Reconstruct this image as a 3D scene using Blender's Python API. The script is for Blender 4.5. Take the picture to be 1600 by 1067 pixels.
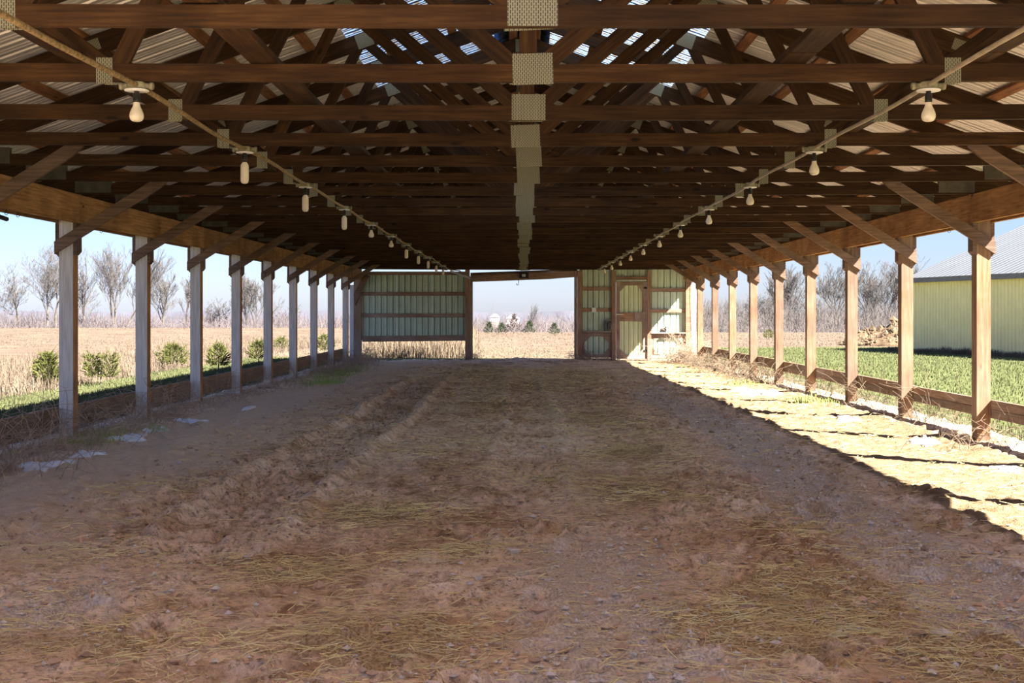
import bpy, math, random
import numpy as np
from mathutils import Matrix, Vector

for o in list(bpy.data.objects): bpy.data.objects.remove(o)
S = bpy.context.scene
COL = S.collection
rnd = random.Random(7)

# ------------------------------------------------------------------ camera, sky, sun, exposure
F, CX, CY, CH = 1926.0, 815.0, 487.0, 1.31          # focal length in px, vanishing point, eye height
CAMX = -0.033
cam = bpy.data.cameras.new('camera'); camo = bpy.data.objects.new('camera', cam); COL.objects.link(camo)
cam.sensor_width = 36.0; cam.lens = F/1600*36
cam.shift_x = (800-CX)/1600; cam.shift_y = -(533.5-CY)/1600
cam.clip_end = 6000; cam.clip_start = 0.05
camo.location = (CAMX, 0, CH); camo.rotation_euler = (math.pi/2, 0, 0)
S.camera = camo

SUN_DIR = Vector((0.87, -0.62, 1.0)).normalized()   # towards the sun
w = bpy.data.worlds.new('sky'); S.world = w; w.use_nodes = True
nt = w.node_tree; nt.nodes.clear()
sky = nt.nodes.new('ShaderNodeTexSky'); sky.sky_type = 'NISHITA'; sky.sun_disc = False
sky.sun_elevation = math.asin(SUN_DIR.z); sky.sun_rotation = math.atan2(SUN_DIR.x, SUN_DIR.y)
sky.air_density = 1.0; sky.dust_density = 0.35; sky.ozone_density = 2.0
tc = nt.nodes.new('ShaderNodeTexCoord'); mp = nt.nodes.new('ShaderNodeMapping'); mp.inputs['Scale'].default_value = (1.2, 1.2, 7)
no = nt.nodes.new('ShaderNodeTexNoise'); no.inputs['Scale'].default_value = 2.2; no.inputs['Detail'].default_value = 6
rp = nt.nodes.new('ShaderNodeValToRGB'); rp.color_ramp.elements[0].position = .42; rp.color_ramp.elements[1].position = .8
rp.color_ramp.elements[0].color = (0,0,0,1); rp.color_ramp.elements[1].color = (.30,.30,.30,1)
mx = nt.nodes.new('ShaderNodeMix'); mx.data_type = 'RGBA'; mx.inputs[7].default_value = (6.5, 7.2, 8.2, 1)
bg = nt.nodes.new('ShaderNodeBackground'); bg.inputs['Strength'].default_value = 0.0445
ou = nt.nodes.new('ShaderNodeOutputWorld')
L = nt.links.new
L(tc.outputs['Generated'], mp.inputs[0]); L(mp.outputs[0], no.inputs['Vector']); L(no.outputs[0], rp.inputs[0])
L(rp.outputs[0], mx.inputs[0]); L(sky.outputs[0], mx.inputs[6]); tn = nt.nodes.new('ShaderNodeMix'); tn.data_type = 'RGBA'; tn.blend_type = 'MULTIPLY'; tn.inputs[0].default_value = 1; tn.inputs[7].default_value = (.55, .605, .87, 1)
L(mx.outputs[2], tn.inputs[6]); L(tn.outputs[2], bg.inputs[0]); L(bg.outputs[0], ou.inputs[0])

sl = bpy.data.lights.new('sun', 'SUN'); sl.energy = 7.0; sl.angle = math.radians(0.6); sl.color = (1, .95, .87)
so = bpy.data.objects.new('sun', sl); COL.objects.link(so)
so.rotation_euler = SUN_DIR.to_track_quat('Z', 'Y').to_euler(); so.location = (30, -20, 40)
S.view_settings.view_transform = 'Standard'; S.view_settings.look = 'None'
S.view_settings.gamma = 1.0; S.view_settings.use_curve_mapping = False
S.view_settings.exposure = 2.32

# ------------------------------------------------------------------ helpers
MW = {}                                               # world matrices of what has been linked
def link(name, data, parent=None, M=None):
    o = bpy.data.objects.new(name, data); COL.objects.link(o)
    M = M if M is not None else Matrix()
    MW[o.name] = M
    if parent is not None:
        o.parent = parent; o.matrix_basis = MW[parent.name].inverted() @ M
    else: o.matrix_basis = M
    return o
def tag(o, label, cat, group=None, kind=None):
    if label: o['label'] = label
    if cat: o['category'] = cat
    if group: o['group'] = group
    if kind: o['kind'] = kind
    return o
def thing(name, label, cat, loc=(0,0,0), group=None, kind=None):
    return tag(link(name, None, None, Matrix.Translation(Vector(loc))), label, cat, group, kind)
def struct(o, label=None, cat=None):
    o['kind'] = 'structure'
    if label: o['label'] = label
    if cat: o['category'] = cat
    return o
def np_mesh(name, v, f, mat=None, smooth=False):
    v = np.asarray(v, dtype=np.float32); f = np.asarray(f, dtype=np.int32)
    me = bpy.data.meshes.new(name); k = f.shape[1]
    me.vertices.add(len(v)); me.vertices.foreach_set('co', v.ravel())
    me.loops.add(f.size); me.loops.foreach_set('vertex_index', f.ravel())
    me.polygons.add(len(f)); me.polygons.foreach_set('loop_start', np.arange(0, f.size, k, dtype=np.int32))
    me.polygons.foreach_set('loop_total', np.full(len(f), k, dtype=np.int32))
    me.polygons.foreach_set('use_smooth', np.full(len(f), bool(smooth)))
    me.update(calc_edges=True)
    if mat: me.materials.append(mat)
    return me
def py_mesh(name, v, f, mat=None, smooth=False):
    me = bpy.data.meshes.new(name); me.from_pydata([tuple(a) for a in v], [], f)
    if smooth:
        for p in me.polygons: p.use_smooth = True
    if mat: me.materials.append(mat)
    me.update(); return me
BOXF = [(0,3,2,1),(4,5,6,7),(0,1,5,4),(1,2,6,5),(2,3,7,6),(3,0,4,7)]
_bc = {}
def box_mesh(lx, ly, lz, mat, ch=0.0):
    key = (round(lx,4), round(ly,4), round(lz,4), mat.name, ch)
    if key in _bc: return _bc[key]
    x, y, z = lx/2, ly/2, lz/2
    if ch <= 0:
        v = [(-x,-y,-z),(x,-y,-z),(x,y,-z),(-x,y,-z),(-x,-y,z),(x,-y,z),(x,y,z),(-x,y,z)]; f = BOXF
    else:                                             # eased long edges (length along x)
        c = ch; pr = [(-y+c,-z),(y-c,-z),(y,-z+c),(y,z-c),(y-c,z),(-y+c,z),(-y,z-c),(-y,-z+c)]
        v = [(-x,a,b) for a,b in pr]+[(x,a,b) for a,b in pr]
        f = [tuple(range(7,-1,-1)), tuple(range(8,16))]+[(i,(i+1)%8,8+(i+1)%8,8+i) for i in range(8)]
    _bc[key] = py_mesh('board', v, f, mat); return _bc[key]
def timber(name, p0, p1, wd, th, mat, parent=None, up=(0,0,1), ch=0.003):
    """board from p0 to p1; th across, wd along 'up'"""
    p0, p1 = Vector(p0), Vector(p1); d = p1-p0; Ln = d.length; x = d.normalized()
    u = Vector(up); z = (u - x*u.dot(x)).normalized(); y = z.cross(x)
    M = Matrix((x, y, z)).transposed().to_4x4(); M.translation = (p0+p1)/2
    return link(name, box_mesh(Ln, th, wd, mat, ch), parent, M)
def prism_xz(name, pts, y0, y1, mat, parent=None):
    """polygon in the x,z plane given thickness along y; origin at its middle"""
    cx = sum(p[0] for p in pts)/len(pts); cz = sum(p[1] for p in pts)/len(pts); cy = (y0+y1)/2; n = len(pts)
    v = [(a-cx, y0-cy, b-cz) for a,b in pts]+[(a-cx, y1-cy, b-cz) for a,b in pts]
    f = [tuple(range(n)), tuple(range(2*n-1, n-1, -1))]+[(i, n+i, n+(i+1)%n, (i+1)%n) for i in range(n)]
    return link(name, py_mesh(name, v, f, mat), parent, Matrix.Translation((cx,cy,cz)))
def tubes(P0, P1, R0, R1, n=3):
    """many straight tapered tubes as one vertex / face array"""
    P0, P1 = np.asarray(P0, float), np.asarray(P1, float); R0, R1 = np.asarray(R0, float), np.asarray(R1, float)
    d = P1-P0; d /= np.maximum(np.linalg.norm(d, axis=1, keepdims=True), 1e-9)
    a = np.where(np.abs(d[:,2:3]) < .9, np.array([[0,0,1.]]), np.array([[1.,0,0]]))
    u = np.cross(d, a); u /= np.linalg.norm(u, axis=1, keepdims=True); vv = np.cross(d, u)
    t = np.arange(n)*2*np.pi/n
    ring = np.cos(t)[None,:,None]*u[:,None,:]+np.sin(t)[None,:,None]*vv[:,None,:]
    V = np.concatenate([P0[:,None,:]+ring*R0[:,None,None], P1[:,None,:]+ring*R1[:,None,None]], axis=1)
    base = (np.arange(len(P0))*2*n)[:,None]; fs = []
    for i in range(n): fs.append(np.stack([base[:,0]+i, base[:,0]+(i+1)%n, base[:,0]+n+(i+1)%n, base[:,0]+n+i], axis=1))
    return V.reshape(-1,3), np.concatenate(fs, axis=0)
def sweep(pts, r, n=6):
    """one tube through a list of points"""
    pts = np.asarray(pts, float); r = np.full(len(pts), r) if np.isscalar(r) else np.asarray(r)
    V, Fc = [], []
    for i, p in enumerate(pts):
        d = pts[min(i+1, len(pts)-1)]-pts[max(i-1, 0)]; d = d/np.linalg.norm(d)
        a = np.array([0,0,1.]) if abs(d[2]) < .9 else np.array([1.,0,0]); u = np.cross(d,a); u /= np.linalg.norm(u); q = np.cross(d,u)
        for k in range(n):
            t = k*2*math.pi/n; V.append(p+r[i]*(math.cos(t)*u+math.sin(t)*q))
    for i in range(len(pts)-1):
        for k in range(n): Fc.append((i*n+k, i*n+(k+1)%n, (i+1)*n+(k+1)%n, (i+1)*n+k))
    return V, Fc
def lathe(prof, n=14):
    V, Fc = [], []
    for r, z in prof:
        for k in range(n): V.append((r*math.cos(2*math.pi*k/n), r*math.sin(2*math.pi*k/n), z))
    for i in range(len(prof)-1):
        for k in range(n): Fc.append((i*n+k, i*n+(k+1)%n, (i+1)*n+(k+1)%n, (i+1)*n+k))
    return V, Fc
def W(px, py, d):                                     # where a point of the place at depth d lies
    return Vector((CAMX+(px-CX)*d/F, d, CH-(py-CY)*d/F))

_lat = {}
def vnoise(x, y, seed=0):
    if seed not in _lat: _lat[seed] = np.random.RandomState(seed).rand(256, 256)
    Lt = _lat[seed]; xi, yi = np.floor(x).astype(int), np.floor(y).astype(int); fx, fy = x-xi, y-yi
    fx, fy = fx*fx*(3-2*fx), fy*fy*(3-2*fy)
    g = lambda a, b: Lt[a & 255, b & 255]
    return (g(xi,yi)*(1-fx)+g(xi+1,yi)*fx)*(1-fy)+(g(xi,yi+1)*(1-fx)+g(xi+1,yi+1)*fx)*fy
def fbm(x, y, s, oc=3, seed=0):
    t = 0; a = 1; n = 0
    for i in range(oc):
        t = t+a*vnoise(x/s+17.3*i, y/s+5.1*i, seed+i); n += a; a *= .5; s *= .5
    return t/n-.5
def sstep(a, b, x):
    t = np.clip((x-a)/(b-a), 0, 1); return t*t*(3-2*t)

# ------------------------------------------------------------------ materials
def new_mat(name):
    m = bpy.data.materials.new(name); m.use_nodes = True; n = m.node_tree
    return m, n, n.nodes['Principled BSDF'], n.links.new
def ramp(n, stops):
    r = n.nodes.new('ShaderNodeValToRGB'); e = r.color_ramp.elements
    while len(e) < len(stops): e.new(.5)
    for i, (p, c) in enumerate(stops): e[i].position = p; e[i].color = (*c, 1)
    return r
def noise(n, vec, scale, detail=4, rough=.55):
    t = n.nodes.new('ShaderNodeTexNoise'); t.inputs['Scale'].default_value = scale; t.inputs['Detail'].default_value = detail
    t.inputs['Roughness'].default_value = rough
    if vec is not None: n.links.new(vec, t.inputs['Vector'])
    return t
def mixc(n, fac, a, b, mode='MIX'):
    m = n.nodes.new('ShaderNodeMix'); m.data_type = 'RGBA'; m.blend_type = mode
    for s, v in ((m.inputs[0], fac), (m.inputs[6], a), (m.inputs[7], b)):
        if hasattr(v, 'links') or isinstance(v, bpy.types.NodeSocket): n.links.new(v, s)
        elif isinstance(v, (int, float)): s.default_value = v
        else: s.default_value = (*v, 1)
    return m.outputs[2]
def bump(n, bsdf, h, strength=.3, dist=.01):
    b = n.nodes.new('ShaderNodeBump'); b.inputs['Strength'].default_value = strength; b.inputs['Distance'].default_value = dist
    n.links.new(h, b.inputs['Height']); n.links.new(b.outputs[0], bsdf.inputs['Normal'])
def local_coords(n, scale):
    """object coordinates with an offset of each object's own"""
    tc = n.nodes.new('ShaderNodeTexCoord'); oi = n.nodes.new('ShaderNodeObjectInfo')
    m = n.nodes.new('ShaderNodeVectorMath'); m.operation = 'MULTIPLY_ADD'; m.inputs[1].default_value = (1,1,1)
    mu = n.nodes.new('ShaderNodeMath'); mu.operation = 'MULTIPLY'; mu.inputs[1].default_value = 37.0
    n.links.new(oi.outputs['Random'], mu.inputs[0]); n.links.new(tc.outputs['Object'], m.inputs[0]); n.links.new(mu.outputs[0], m.inputs[2])
    mp = n.nodes.new('ShaderNodeMapping'); mp.inputs['Scale'].default_value = scale
    n.links.new(m.outputs[0], mp.inputs[0]); return mp.outputs[0], m.outputs[0], oi
def wood(name, dark, mid, light, grey=None, greyamt=0.0, axis=0, facing=None):
    m, n, b, l = new_mat(name)
    sc = [22, 22, 22]; sc[axis] = 1.3
    v, raw, oi = local_coords(n, sc)
    g = noise(n, v, 2.2, 6, .62)
    r = ramp(n, [(.28, dark), (.5, mid), (.74, light)]); l(g.outputs[0], r.inputs[0])
    st = noise(n, raw, 2.3, 4); rs = ramp(n, [(.35, (.55,.5,.45)), (.62, (1.1,1.1,1.1))]); l(st.outputs[0], rs.inputs[0])
    c = mixc(n, .75, r.outputs[0], rs.outputs[0], 'MULTIPLY')
    # knots
    vo = n.nodes.new('ShaderNodeTexVoronoi'); ks = [5.5,5.5,5.5]; ks[axis] = 2.2
    mp = n.nodes.new('ShaderNodeMapping'); mp.inputs['Scale'].default_value = ks; l(raw, mp.inputs[0]); l(mp.outputs[0], vo.inputs['Vector']); vo.inputs['Scale'].default_value = 1.0
    rk = ramp(n, [(.05, (1,1,1)), (.11, (0,0,0))]); l(vo.outputs['Distance'], rk.inputs[0])
    c = mixc(n, rk.outputs[0], c, tuple(k*.5 for k in dark))
    # each board its own shade
    rv = ramp(n, [(0, (.75,.74,.72)), (1, (1.22,1.2,1.18))]); l(oi.outputs['Random'], rv.inputs[0])
    c = mixc(n, 1.0, c, rv.outputs[0], 'MULTIPLY')
    if grey:
        rg = ramp(n, [(.25, tuple(k*.6 for k in grey)), (.7, grey)]); l(g.outputs[0], rg.inputs[0])
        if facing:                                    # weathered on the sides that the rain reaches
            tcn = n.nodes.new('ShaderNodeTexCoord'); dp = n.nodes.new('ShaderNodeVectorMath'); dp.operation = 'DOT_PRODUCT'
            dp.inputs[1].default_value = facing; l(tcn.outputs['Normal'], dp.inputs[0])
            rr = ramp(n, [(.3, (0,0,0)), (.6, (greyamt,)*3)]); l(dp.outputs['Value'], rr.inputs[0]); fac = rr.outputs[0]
        else:
            wn = noise(n, raw, 1.6, 5); rr = ramp(n, [(.5-.3*greyamt, (greyamt,)*3), (.75, (0,0,0))]); l(wn.outputs[0], rr.inputs[0]); fac = rr.outputs[0]
        c = mixc(n, fac, c, rg.outputs[0])
    l(c, b.inputs['Base Color']); b.inputs['Roughness'].default_value = .8; b.inputs['Specular IOR Level'].default_value = .25
    bump(n, b, g.outputs[0], .35, .006)
    return m
def plain(name, col, rough=.6, metal=0.0, var=.2, scale=8, spec=.4, bumpy=0):
    m, n, b, l = new_mat(name)
    v, raw, oi = local_coords(n, (1,1,1)); g = noise(n, v, scale, 5)
    r = ramp(n, [(.3, tuple(c*(1-var) for c in col)), (.7, tuple(min(1, c*(1+var)) for c in col))]); l(g.outputs[0], r.inputs[0])
    l(r.outputs[0], b.inputs['Base Color']); b.inputs['Roughness'].default_value = rough; b.inputs['Metallic'].default_value = metal
    b.inputs['Specular IOR Level'].default_value = spec
    if bumpy: bump(n, b, g.outputs[0], bumpy, .01)
    return m
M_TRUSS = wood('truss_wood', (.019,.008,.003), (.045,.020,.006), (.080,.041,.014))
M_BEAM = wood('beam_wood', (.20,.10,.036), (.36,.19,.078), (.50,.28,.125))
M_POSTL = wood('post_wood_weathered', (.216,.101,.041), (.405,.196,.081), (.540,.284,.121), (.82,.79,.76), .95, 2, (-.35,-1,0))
M_POSTR = wood('post_wood_tan', (.158,.073,.033), (.263,.145,.076), (.342,.211,.125), (.329,.276,.231), .35, 2)
M_BRACE = wood('brace_wood', (.075,.036,.016), (.15,.078,.038), (.25,.145,.08), (.40,.34,.31), .25)
M_SKIRT = wood('skirt_wood', (.14,.072,.036), (.28,.15,.08), (.40,.24,.14), (.46,.39,.33), .4)
M_WALLW = wood('wall_wood', (.135,.074,.041), (.284,.169,.101), (.446,.297,.203), (.567,.486,.432), .7)
M_WALLP = wood('wall_post_wood', (.143,.065,.033), (.299,.150,.078), (.429,.247,.143), (.468,.416,.377), .5)
M_PURL = wood('purlin_wood', (.12,.05,.02), (.24,.11,.045), (.36,.18,.085))
M_GREEN = plain('green_steel', (.56,.68,.56), .45, 0, .10, 3)
M_GREENL = plain('light_green_steel', (.72,.80,.56), .45, 0, .08, 3)
M_PALE = plain('pale_steel', (.62,.64,.66), .5, 0, .08, 3)
M_YELLOW = plain('yellow_steel', (.90,.80,.40), .5, 0, .06, 2)
M_GALV = plain('galvanized_steel', (.70,.66,.61), .38, .35, .12, 1.5)
M_ROOFOUT = plain('barn_roof_steel', (.093,.100,.109), .5, .0, .07, 1)
M_BULB = plain('frosted_bulb_glass', (.80,.74,.60), .25, 0, .05, 20, .5)
M_BLACK = plain('black_bakelite', (.012,.011,.010), .4, 0, .2)
M_BOX = plain('dusty_grey_plastic', (.30,.28,.18), .7, 0, .25, 30)
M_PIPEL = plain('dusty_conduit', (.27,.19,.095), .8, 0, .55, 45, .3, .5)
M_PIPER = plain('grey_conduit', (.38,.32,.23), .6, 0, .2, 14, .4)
M_WIRE = plain('wire', (.30,.28,.25), .5, .6, .2)
M_DARK = plain('dark_iron', (.03,.028,.026), .6, .3, .2)
M_WHITE = plain('white_paint', (.80,.80,.78), .6, 0, .05)
M_SNOW = plain('snow', (.95,.95,.97), .7, 0, .05, 25, .3, .4)
M_STRAW = plain('straw', (.95,.67,.32), .8, 0, .35, 3, .2)
M_STEM = plain('dry_stem', (.40,.30,.22), .85, 0, .35, 4, .2)
M_REED = plain('dry_reed', (.199,.150,.103), .85, 0, .3, 3, .2)
M_GRASS = plain('lawn_grass', (.102,.109,.046), .8, 0, .35, 1.2, .2)
M_DRYG = plain('dry_grass', (.157,.118,.083), .85, 0, .3, 1.5, .2)
M_BARK = plain('bare_bark', (.133,.113,.091), .9, 0, .25, 2, .2)
M_TWIG = plain('bare_twig', (.105,.091,.083), .9, 0, .2, 2, .2)
M_THICK = plain('thicket_twig', (.138,.113,.110), .9, 0, .25, .2, .2)
M_NEEDLE = plain('spruce_needles', (.088,.093,.025), .8, 0, .35, 3, .2)
M_NEEDLED = plain('far_conifer_needles', (.045,.058,.028), .8, 0, .3, 3, .2)
M_STONE = plain('pale_stone', (.64,.56,.48), .8, 0, .25, 20, .3, .3)
M_HEAP = plain('compost', (.133,.091,.055), .95, 0, .45, 2.5, .1, .6)
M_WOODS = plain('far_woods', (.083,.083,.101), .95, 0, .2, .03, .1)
M_CONC = plain('old_concrete_block', (.45,.40,.34), .9, 0, .2, 10)

def plate_mat():                                      # toothed truss plate: rows of punched slots
    m, n, b, l = new_mat('toothed_plate')
    tcn = n.nodes.new('ShaderNodeTexCoord')
    br = n.nodes.new('ShaderNodeTexBrick'); br.inputs['Scale'].default_value = 1.0
    br.inputs['Brick Width'].default_value = .021; br.inputs['Row Height'].default_value = .0095; br.inputs['Mortar Size'].default_value = .0030; br.offset = .5
    br.inputs['Color1'].default_value = (.02,.018,.012,1); br.inputs['Color2'].default_value = (.05,.045,.03,1); br.inputs['Mortar'].default_value = (.26,.25,.175,1)
    mp = n.nodes.new('ShaderNodeMapping'); mp.inputs['Rotation'].default_value = (math.pi/2, math.pi/2, 0)
    sx = n.nodes.new('ShaderNodeSeparateXYZ'); cb = n.nodes.new('ShaderNodeCombineXYZ')
    l(tcn.outputs['Object'], sx.inputs[0]); l(sx.outputs['Z'], cb.inputs['X']); l(sx.outputs['X'], cb.inputs['Y']); l(cb.outputs[0], br.inputs['Vector'])
    l(br.outputs[0], b.inputs['Base Color']); b.inputs['Roughness'].default_value = .5; b.inputs['Metallic'].default_value = .25
    bump(n, b, br.outputs['Fac'], .3, .002); return m
M_PLATE = plate_mat(); M_PLATED = plain('dull_ribbed_plate', (.075,.07,.05), .6, 0, .3, 12)
def skylight_mat():
    m, n, b, l = new_mat('dirty_fibreglass')
    n.nodes.remove(b); out = n.nodes['Material Output']
    tcn = n.nodes.new('ShaderNodeTexCoord'); g = noise(n, tcn.outputs['Object'], 16, 8, .7); r = ramp(n, [(.44, (.10,.08,.05)), (.54, (.13,.20,.31))]); l(g.outputs[0], r.inputs[0])
    tr = n.nodes.new('ShaderNodeBsdfTranslucent'); tp = n.nodes.new('ShaderNodeBsdfTransparent'); mxs = n.nodes.new('ShaderNodeMixShader')
    l(r.outputs[0], tr.inputs[0]); mxs.inputs[0].default_value = .42
    l(tr.outputs[0], mxs.inputs[1]); l(tp.outputs[0], mxs.inputs[2]); l(mxs.outputs[0], out.inputs[0]); mxs.inputs[0].default_value = .0
    return m
M_SKYL = skylight_mat()

def floor_mat():
    m, n, b, l = new_mat('dirt_floor')
    tcn = n.nodes.new('ShaderNodeTexCoord'); v = tcn.outputs['Object']
    def att(nm):
        a = n.nodes.new('ShaderNodeAttribute'); a.attribute_name = nm; return a.outputs['Fac']
    g1 = noise(n, v, 1.1, 6, .6); g2 = noise(n, v, 9, 6, .65); g3 = noise(n, v, 70, 4, .6)
    r1 = ramp(n, [(.34, (.54,.345,.19)), (.47, (.84,.62,.42)), (.64, (.95,.77,.58))]); l(g1.outputs[0], r1.inputs[0])
    r2 = ramp(n, [(.36, (.58,.51,.44)), (.5, (1.04,1.03,1.02)), (.66, (1.12,1.12,1.12))]); l(g2.outputs[0], r2.inputs[0])
    c = mixc(n, .85, r1.outputs[0], r2.outputs[0], 'MULTIPLY')
    g5 = noise(n, v, 30, 5, .7); r5 = ramp(n, [(.36, (.36,.29,.22)), (.46, (.98,.97,.96)), (.62, (1.2,1.2,1.2))]); l(g5.outputs[0], r5.inputs[0]); c = mixc(n, .8, c, r5.outputs[0], 'MULTIPLY')  # dark specks put crevice shade into the dirt colour
    def masked(name, scale, lo, hi):                  # break the mask up with noise
        q = noise(n, v, scale, 6, .65); a = n.nodes.new('ShaderNodeMath'); a.operation = 'ADD'; l(att(name), a.inputs[0]); l(q.outputs[0], a.inputs[1])
        rr = ramp(n, [(lo, (0,0,0)), (hi, (1,1,1))]); l(a.outputs[0], rr.inputs[0]); return rr.outputs[0]
    rm = ramp(n, [(.38, (.36,.20,.095)), (.62, (.74,.50,.30))]); l(g2.outputs[0], rm.inputs[0])
    c = mixc(n, masked('moist', 3.5, .72, 1.0), c, rm.outputs[0])
    rgv = ramp(n, [(.35, (.52,.41,.30)), (.5, (.74,.60,.46)), (.65, (.90,.77,.62))]); l(g3.outputs[0], rgv.inputs[0])
    c = mixc(n, masked('gravel', 5, .78, 1.0), c, rgv.outputs[0])
    rs = ramp(n, [(.38, (.21,.135,.07)), (.62, (.33,.235,.14))]); l(g2.outputs[0], rs.inputs[0])  # sand coloured darker along the sunlit strip to hold back its glare
    c = mixc(n, masked('sun_sand', 2.5, .72, 1.0), c, rs.outputs[0])
    rpl = ramp(n, [(.35, (.80,.59,.38)), (.65, (.94,.73,.50))]); l(g2.outputs[0], rpl.inputs[0])  # the same sand coloured lighter for the shaded left side
    c = mixc(n, masked('pale', 2.5, .72, 1.0), c, rpl.outputs[0])
    rst = ramp(n, [(.4, (.42,.27,.13)), (.6, (.68,.51,.29))]); l(g3.outputs[0], rst.inputs[0])
    c = mixc(n, masked('strawy', 12, .85, 1.2), c, rst.outputs[0])
    l(c, b.inputs['Base Color']); b.inputs['Roughness'].default_value = .95; b.inputs['Specular IOR Level'].default_value = .15
    ad = n.nodes.new('ShaderNodeMath'); ad.operation = 'MULTIPLY_ADD'; ad.inputs[1].default_value = .35; l(g3.outputs[0], ad.inputs[0]); l(g2.outputs[0], ad.inputs[2])
    bump(n, b, ad.outputs[0], 1.0, .05); return m
def ground_mat():
    m, n, b, l = new_mat('field_and_lawn')
    tcn = n.nodes.new('ShaderNodeTexCoord'); v = tcn.outputs['Object']
    def att(nm):
        a = n.nodes.new('ShaderNodeAttribute'); a.attribute_name = nm; return a.outputs['Fac']
    g1 = noise(n, v, .35, 6, .65); g2 = noise(n, v, 5, 6, .7)
    mpf = n.nodes.new('ShaderNodeMapping'); mpf.inputs['Scale'].default_value = (.35, 1.3, 1); l(v, mpf.inputs[0]); g4 = noise(n, mpf.outputs[0], 1.4, 8, .75)
    rf = ramp(n, [(.33, (.065,.043,.029)), (.47, (.123,.088,.061)), (.62, (.173,.134,.098))]); l(g4.outputs[0], rf.inputs[0])
    rl = ramp(n, [(.3, (.058,.077,.020)), (.55, (.110,.124,.045)), (.75, (.160,.149,.079))]); l(g2.outputs[0], rl.inputs[0])
    rv = ramp(n, [(.3, (.110,.093,.091)), (.7, (.155,.134,.133))]); l(g1.outputs[0], rv.inputs[0])
    rd = ramp(n, [(.3, (.103,.077,.052)), (.7, (.168,.134,.095))]); l(g2.outputs[0], rd.inputs[0])
    def brk(name, sc):
        q = noise(n, v, sc, 5, .6); a = n.nodes.new('ShaderNodeMath'); a.operation = 'ADD'; l(att(name), a.inputs[0]); l(q.outputs[0], a.inputs[1])
        rr = ramp(n, [(.85, (0,0,0)), (1.1, (1,1,1))]); l(a.outputs[0], rr.inputs[0]); return rr.outputs[0]
    c = mixc(n, brk('dry', 1.0), rf.outputs[0], rd.outputs[0])
    c = mixc(n, brk('lawn', 1.0), c, rl.outputs[0])
    c = mixc(n, att('valley'), c, rv.outputs[0])
    l(c, b.inputs['Base Color']); b.inputs['Roughness'].default_value = .95; b.inputs['Specular IOR Level'].default_value = .1
    bump(n, b, g2.outputs[0], .6, .05); return m
M_FLOOR, M_GROUND = floor_mat(), ground_mat()

# ------------------------------------------------------------------ layout of the shed
SP = 2.44; POST0 = 12.40; WALL = 34.40                # post spacing, first post in view, back wall
POSTS = [POST0+SP*n for n in range(-4, 9)]
TR0 = 5.03; TSP = 1.22; NTR = 25                      # trusses
PIN, POUT = 4.52, 4.66                                # post faces
BB, BT = 2.20, 2.488                                  # eave beam bottom / top
PITCH = .36; ZH = 2.70                                # top edge of top chord over the wall (x = 4.6)
def ztop(x): return ZH+PITCH*(4.6-abs(x))
Y0, Y1 = 1.55, 34.75                                  # roof from the open near end to the back gable
TANG = math.atan(PITCH)
ORD = ['first','second','third','fourth','fifth','sixth','seventh','eighth','ninth','tenth','eleventh','twelfth','thirteenth','fourteenth','fifteenth','sixteenth','seventeenth','eighteenth','nineteenth','twentieth','twenty-first','twenty-second','twenty-third','twenty-fourth','twenty-fifth','twenty-sixth']

# ------------------------------------------------------------------ floor
def masks(x, y):
    gravel = .75*np.exp(-((x-(2.15+.12*np.sin(y*.6)))/.42)**2)*sstep(4, 6, y)*(1-sstep(20, 25, y))
    gravel += .62*np.exp(-((x-.35)/.55)**2)*(1-sstep(6.2, 8.5, y))+.55*np.exp(-((x+2.1)/.5)**2-((y-5.4)/.7)**2)
    gravel += .5*np.exp(-((x-2.1)/.7)**2-((y-5.0)/.8)**2)
    moist = .34*np.exp(-((x+.7)/.7)**2)*sstep(6, 8, y)+.30*np.exp(-((x-1.0)/.9)**2)*sstep(6, 9, y)+.16*np.exp(-((x+1.7)/.35)**2)*sstep(5, 8, y)*(1-sstep(24,30,y))
    moist += .45*np.exp(-((x-1.5)/.5)**2)*(1-sstep(7, 8, y))+.35*np.exp(-((x+1.0)/.7)**2)*(1-sstep(6,8,y))
    sun_sand = .85*sstep(2.6, 3.0, x); pale = .62*sstep(2.4, 3.0, -x)*(1-sstep(3.9, 4.2, -x))*(1-.4*sstep(18, 24, y))+.2*sstep(2.1, 2.6, -x)  # masks for the darkened sunlit sand and its lightened copy in the shade
    sun_sand = sun_sand*(1-.8*sstep(4.1, 4.5, np.abs(x)))
    straw = np.zeros_like(x)
    for (a, c, sx, sy, k) in STRAW: straw = np.maximum(straw, k*np.exp(-((x-a)/sx)**2-((y-c)/sy)**2))
    return gravel, moist, sun_sand, straw, pale
STRAW = [(-.60,5.0,.42,.45,.9),(-.95,8.0,.40,.45,.75),(.15,9.8,.5,.5,.45),(-1.15,6.3,.4,.35,.7),(1.35,5.7,.45,.8,.85),(1.0,5.2,.5,.6,.8),(1.75,4.7,.5,.5,.75),(.80,8.9,.5,.9,.65),
         (1.0,11.5,.5,1.2,.6),(-.9,11.8,.6,.8,.35),(-1.7,4.9,.6,.4,.5),(.9,15,.7,2,.5),(-.3,17,.8,2,.45),(.2,22,1.6,3,.5),(-1.0,27,1.4,3,.5),(1.4,26,1.0,4,.5),(-2.35,6.6,.5,.4,.35),(1.6,7.3,.4,.6,.5),(-.35,6.8,.35,.3,.5),
         (-2.6,9.0,.4,.3,.4),(3.6,10,.8,6,.3),(3.6,24,.8,6,.35)]
_hr = np.random.RandomState(3)
DENT = np.stack([_hr.uniform(-3.2, 2.8, 620), 4.0+_hr.rand(620)**1.6*24, _hr.uniform(.05, .10, 620), _hr.uniform(.03, .065, 620)], axis=1)
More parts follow.
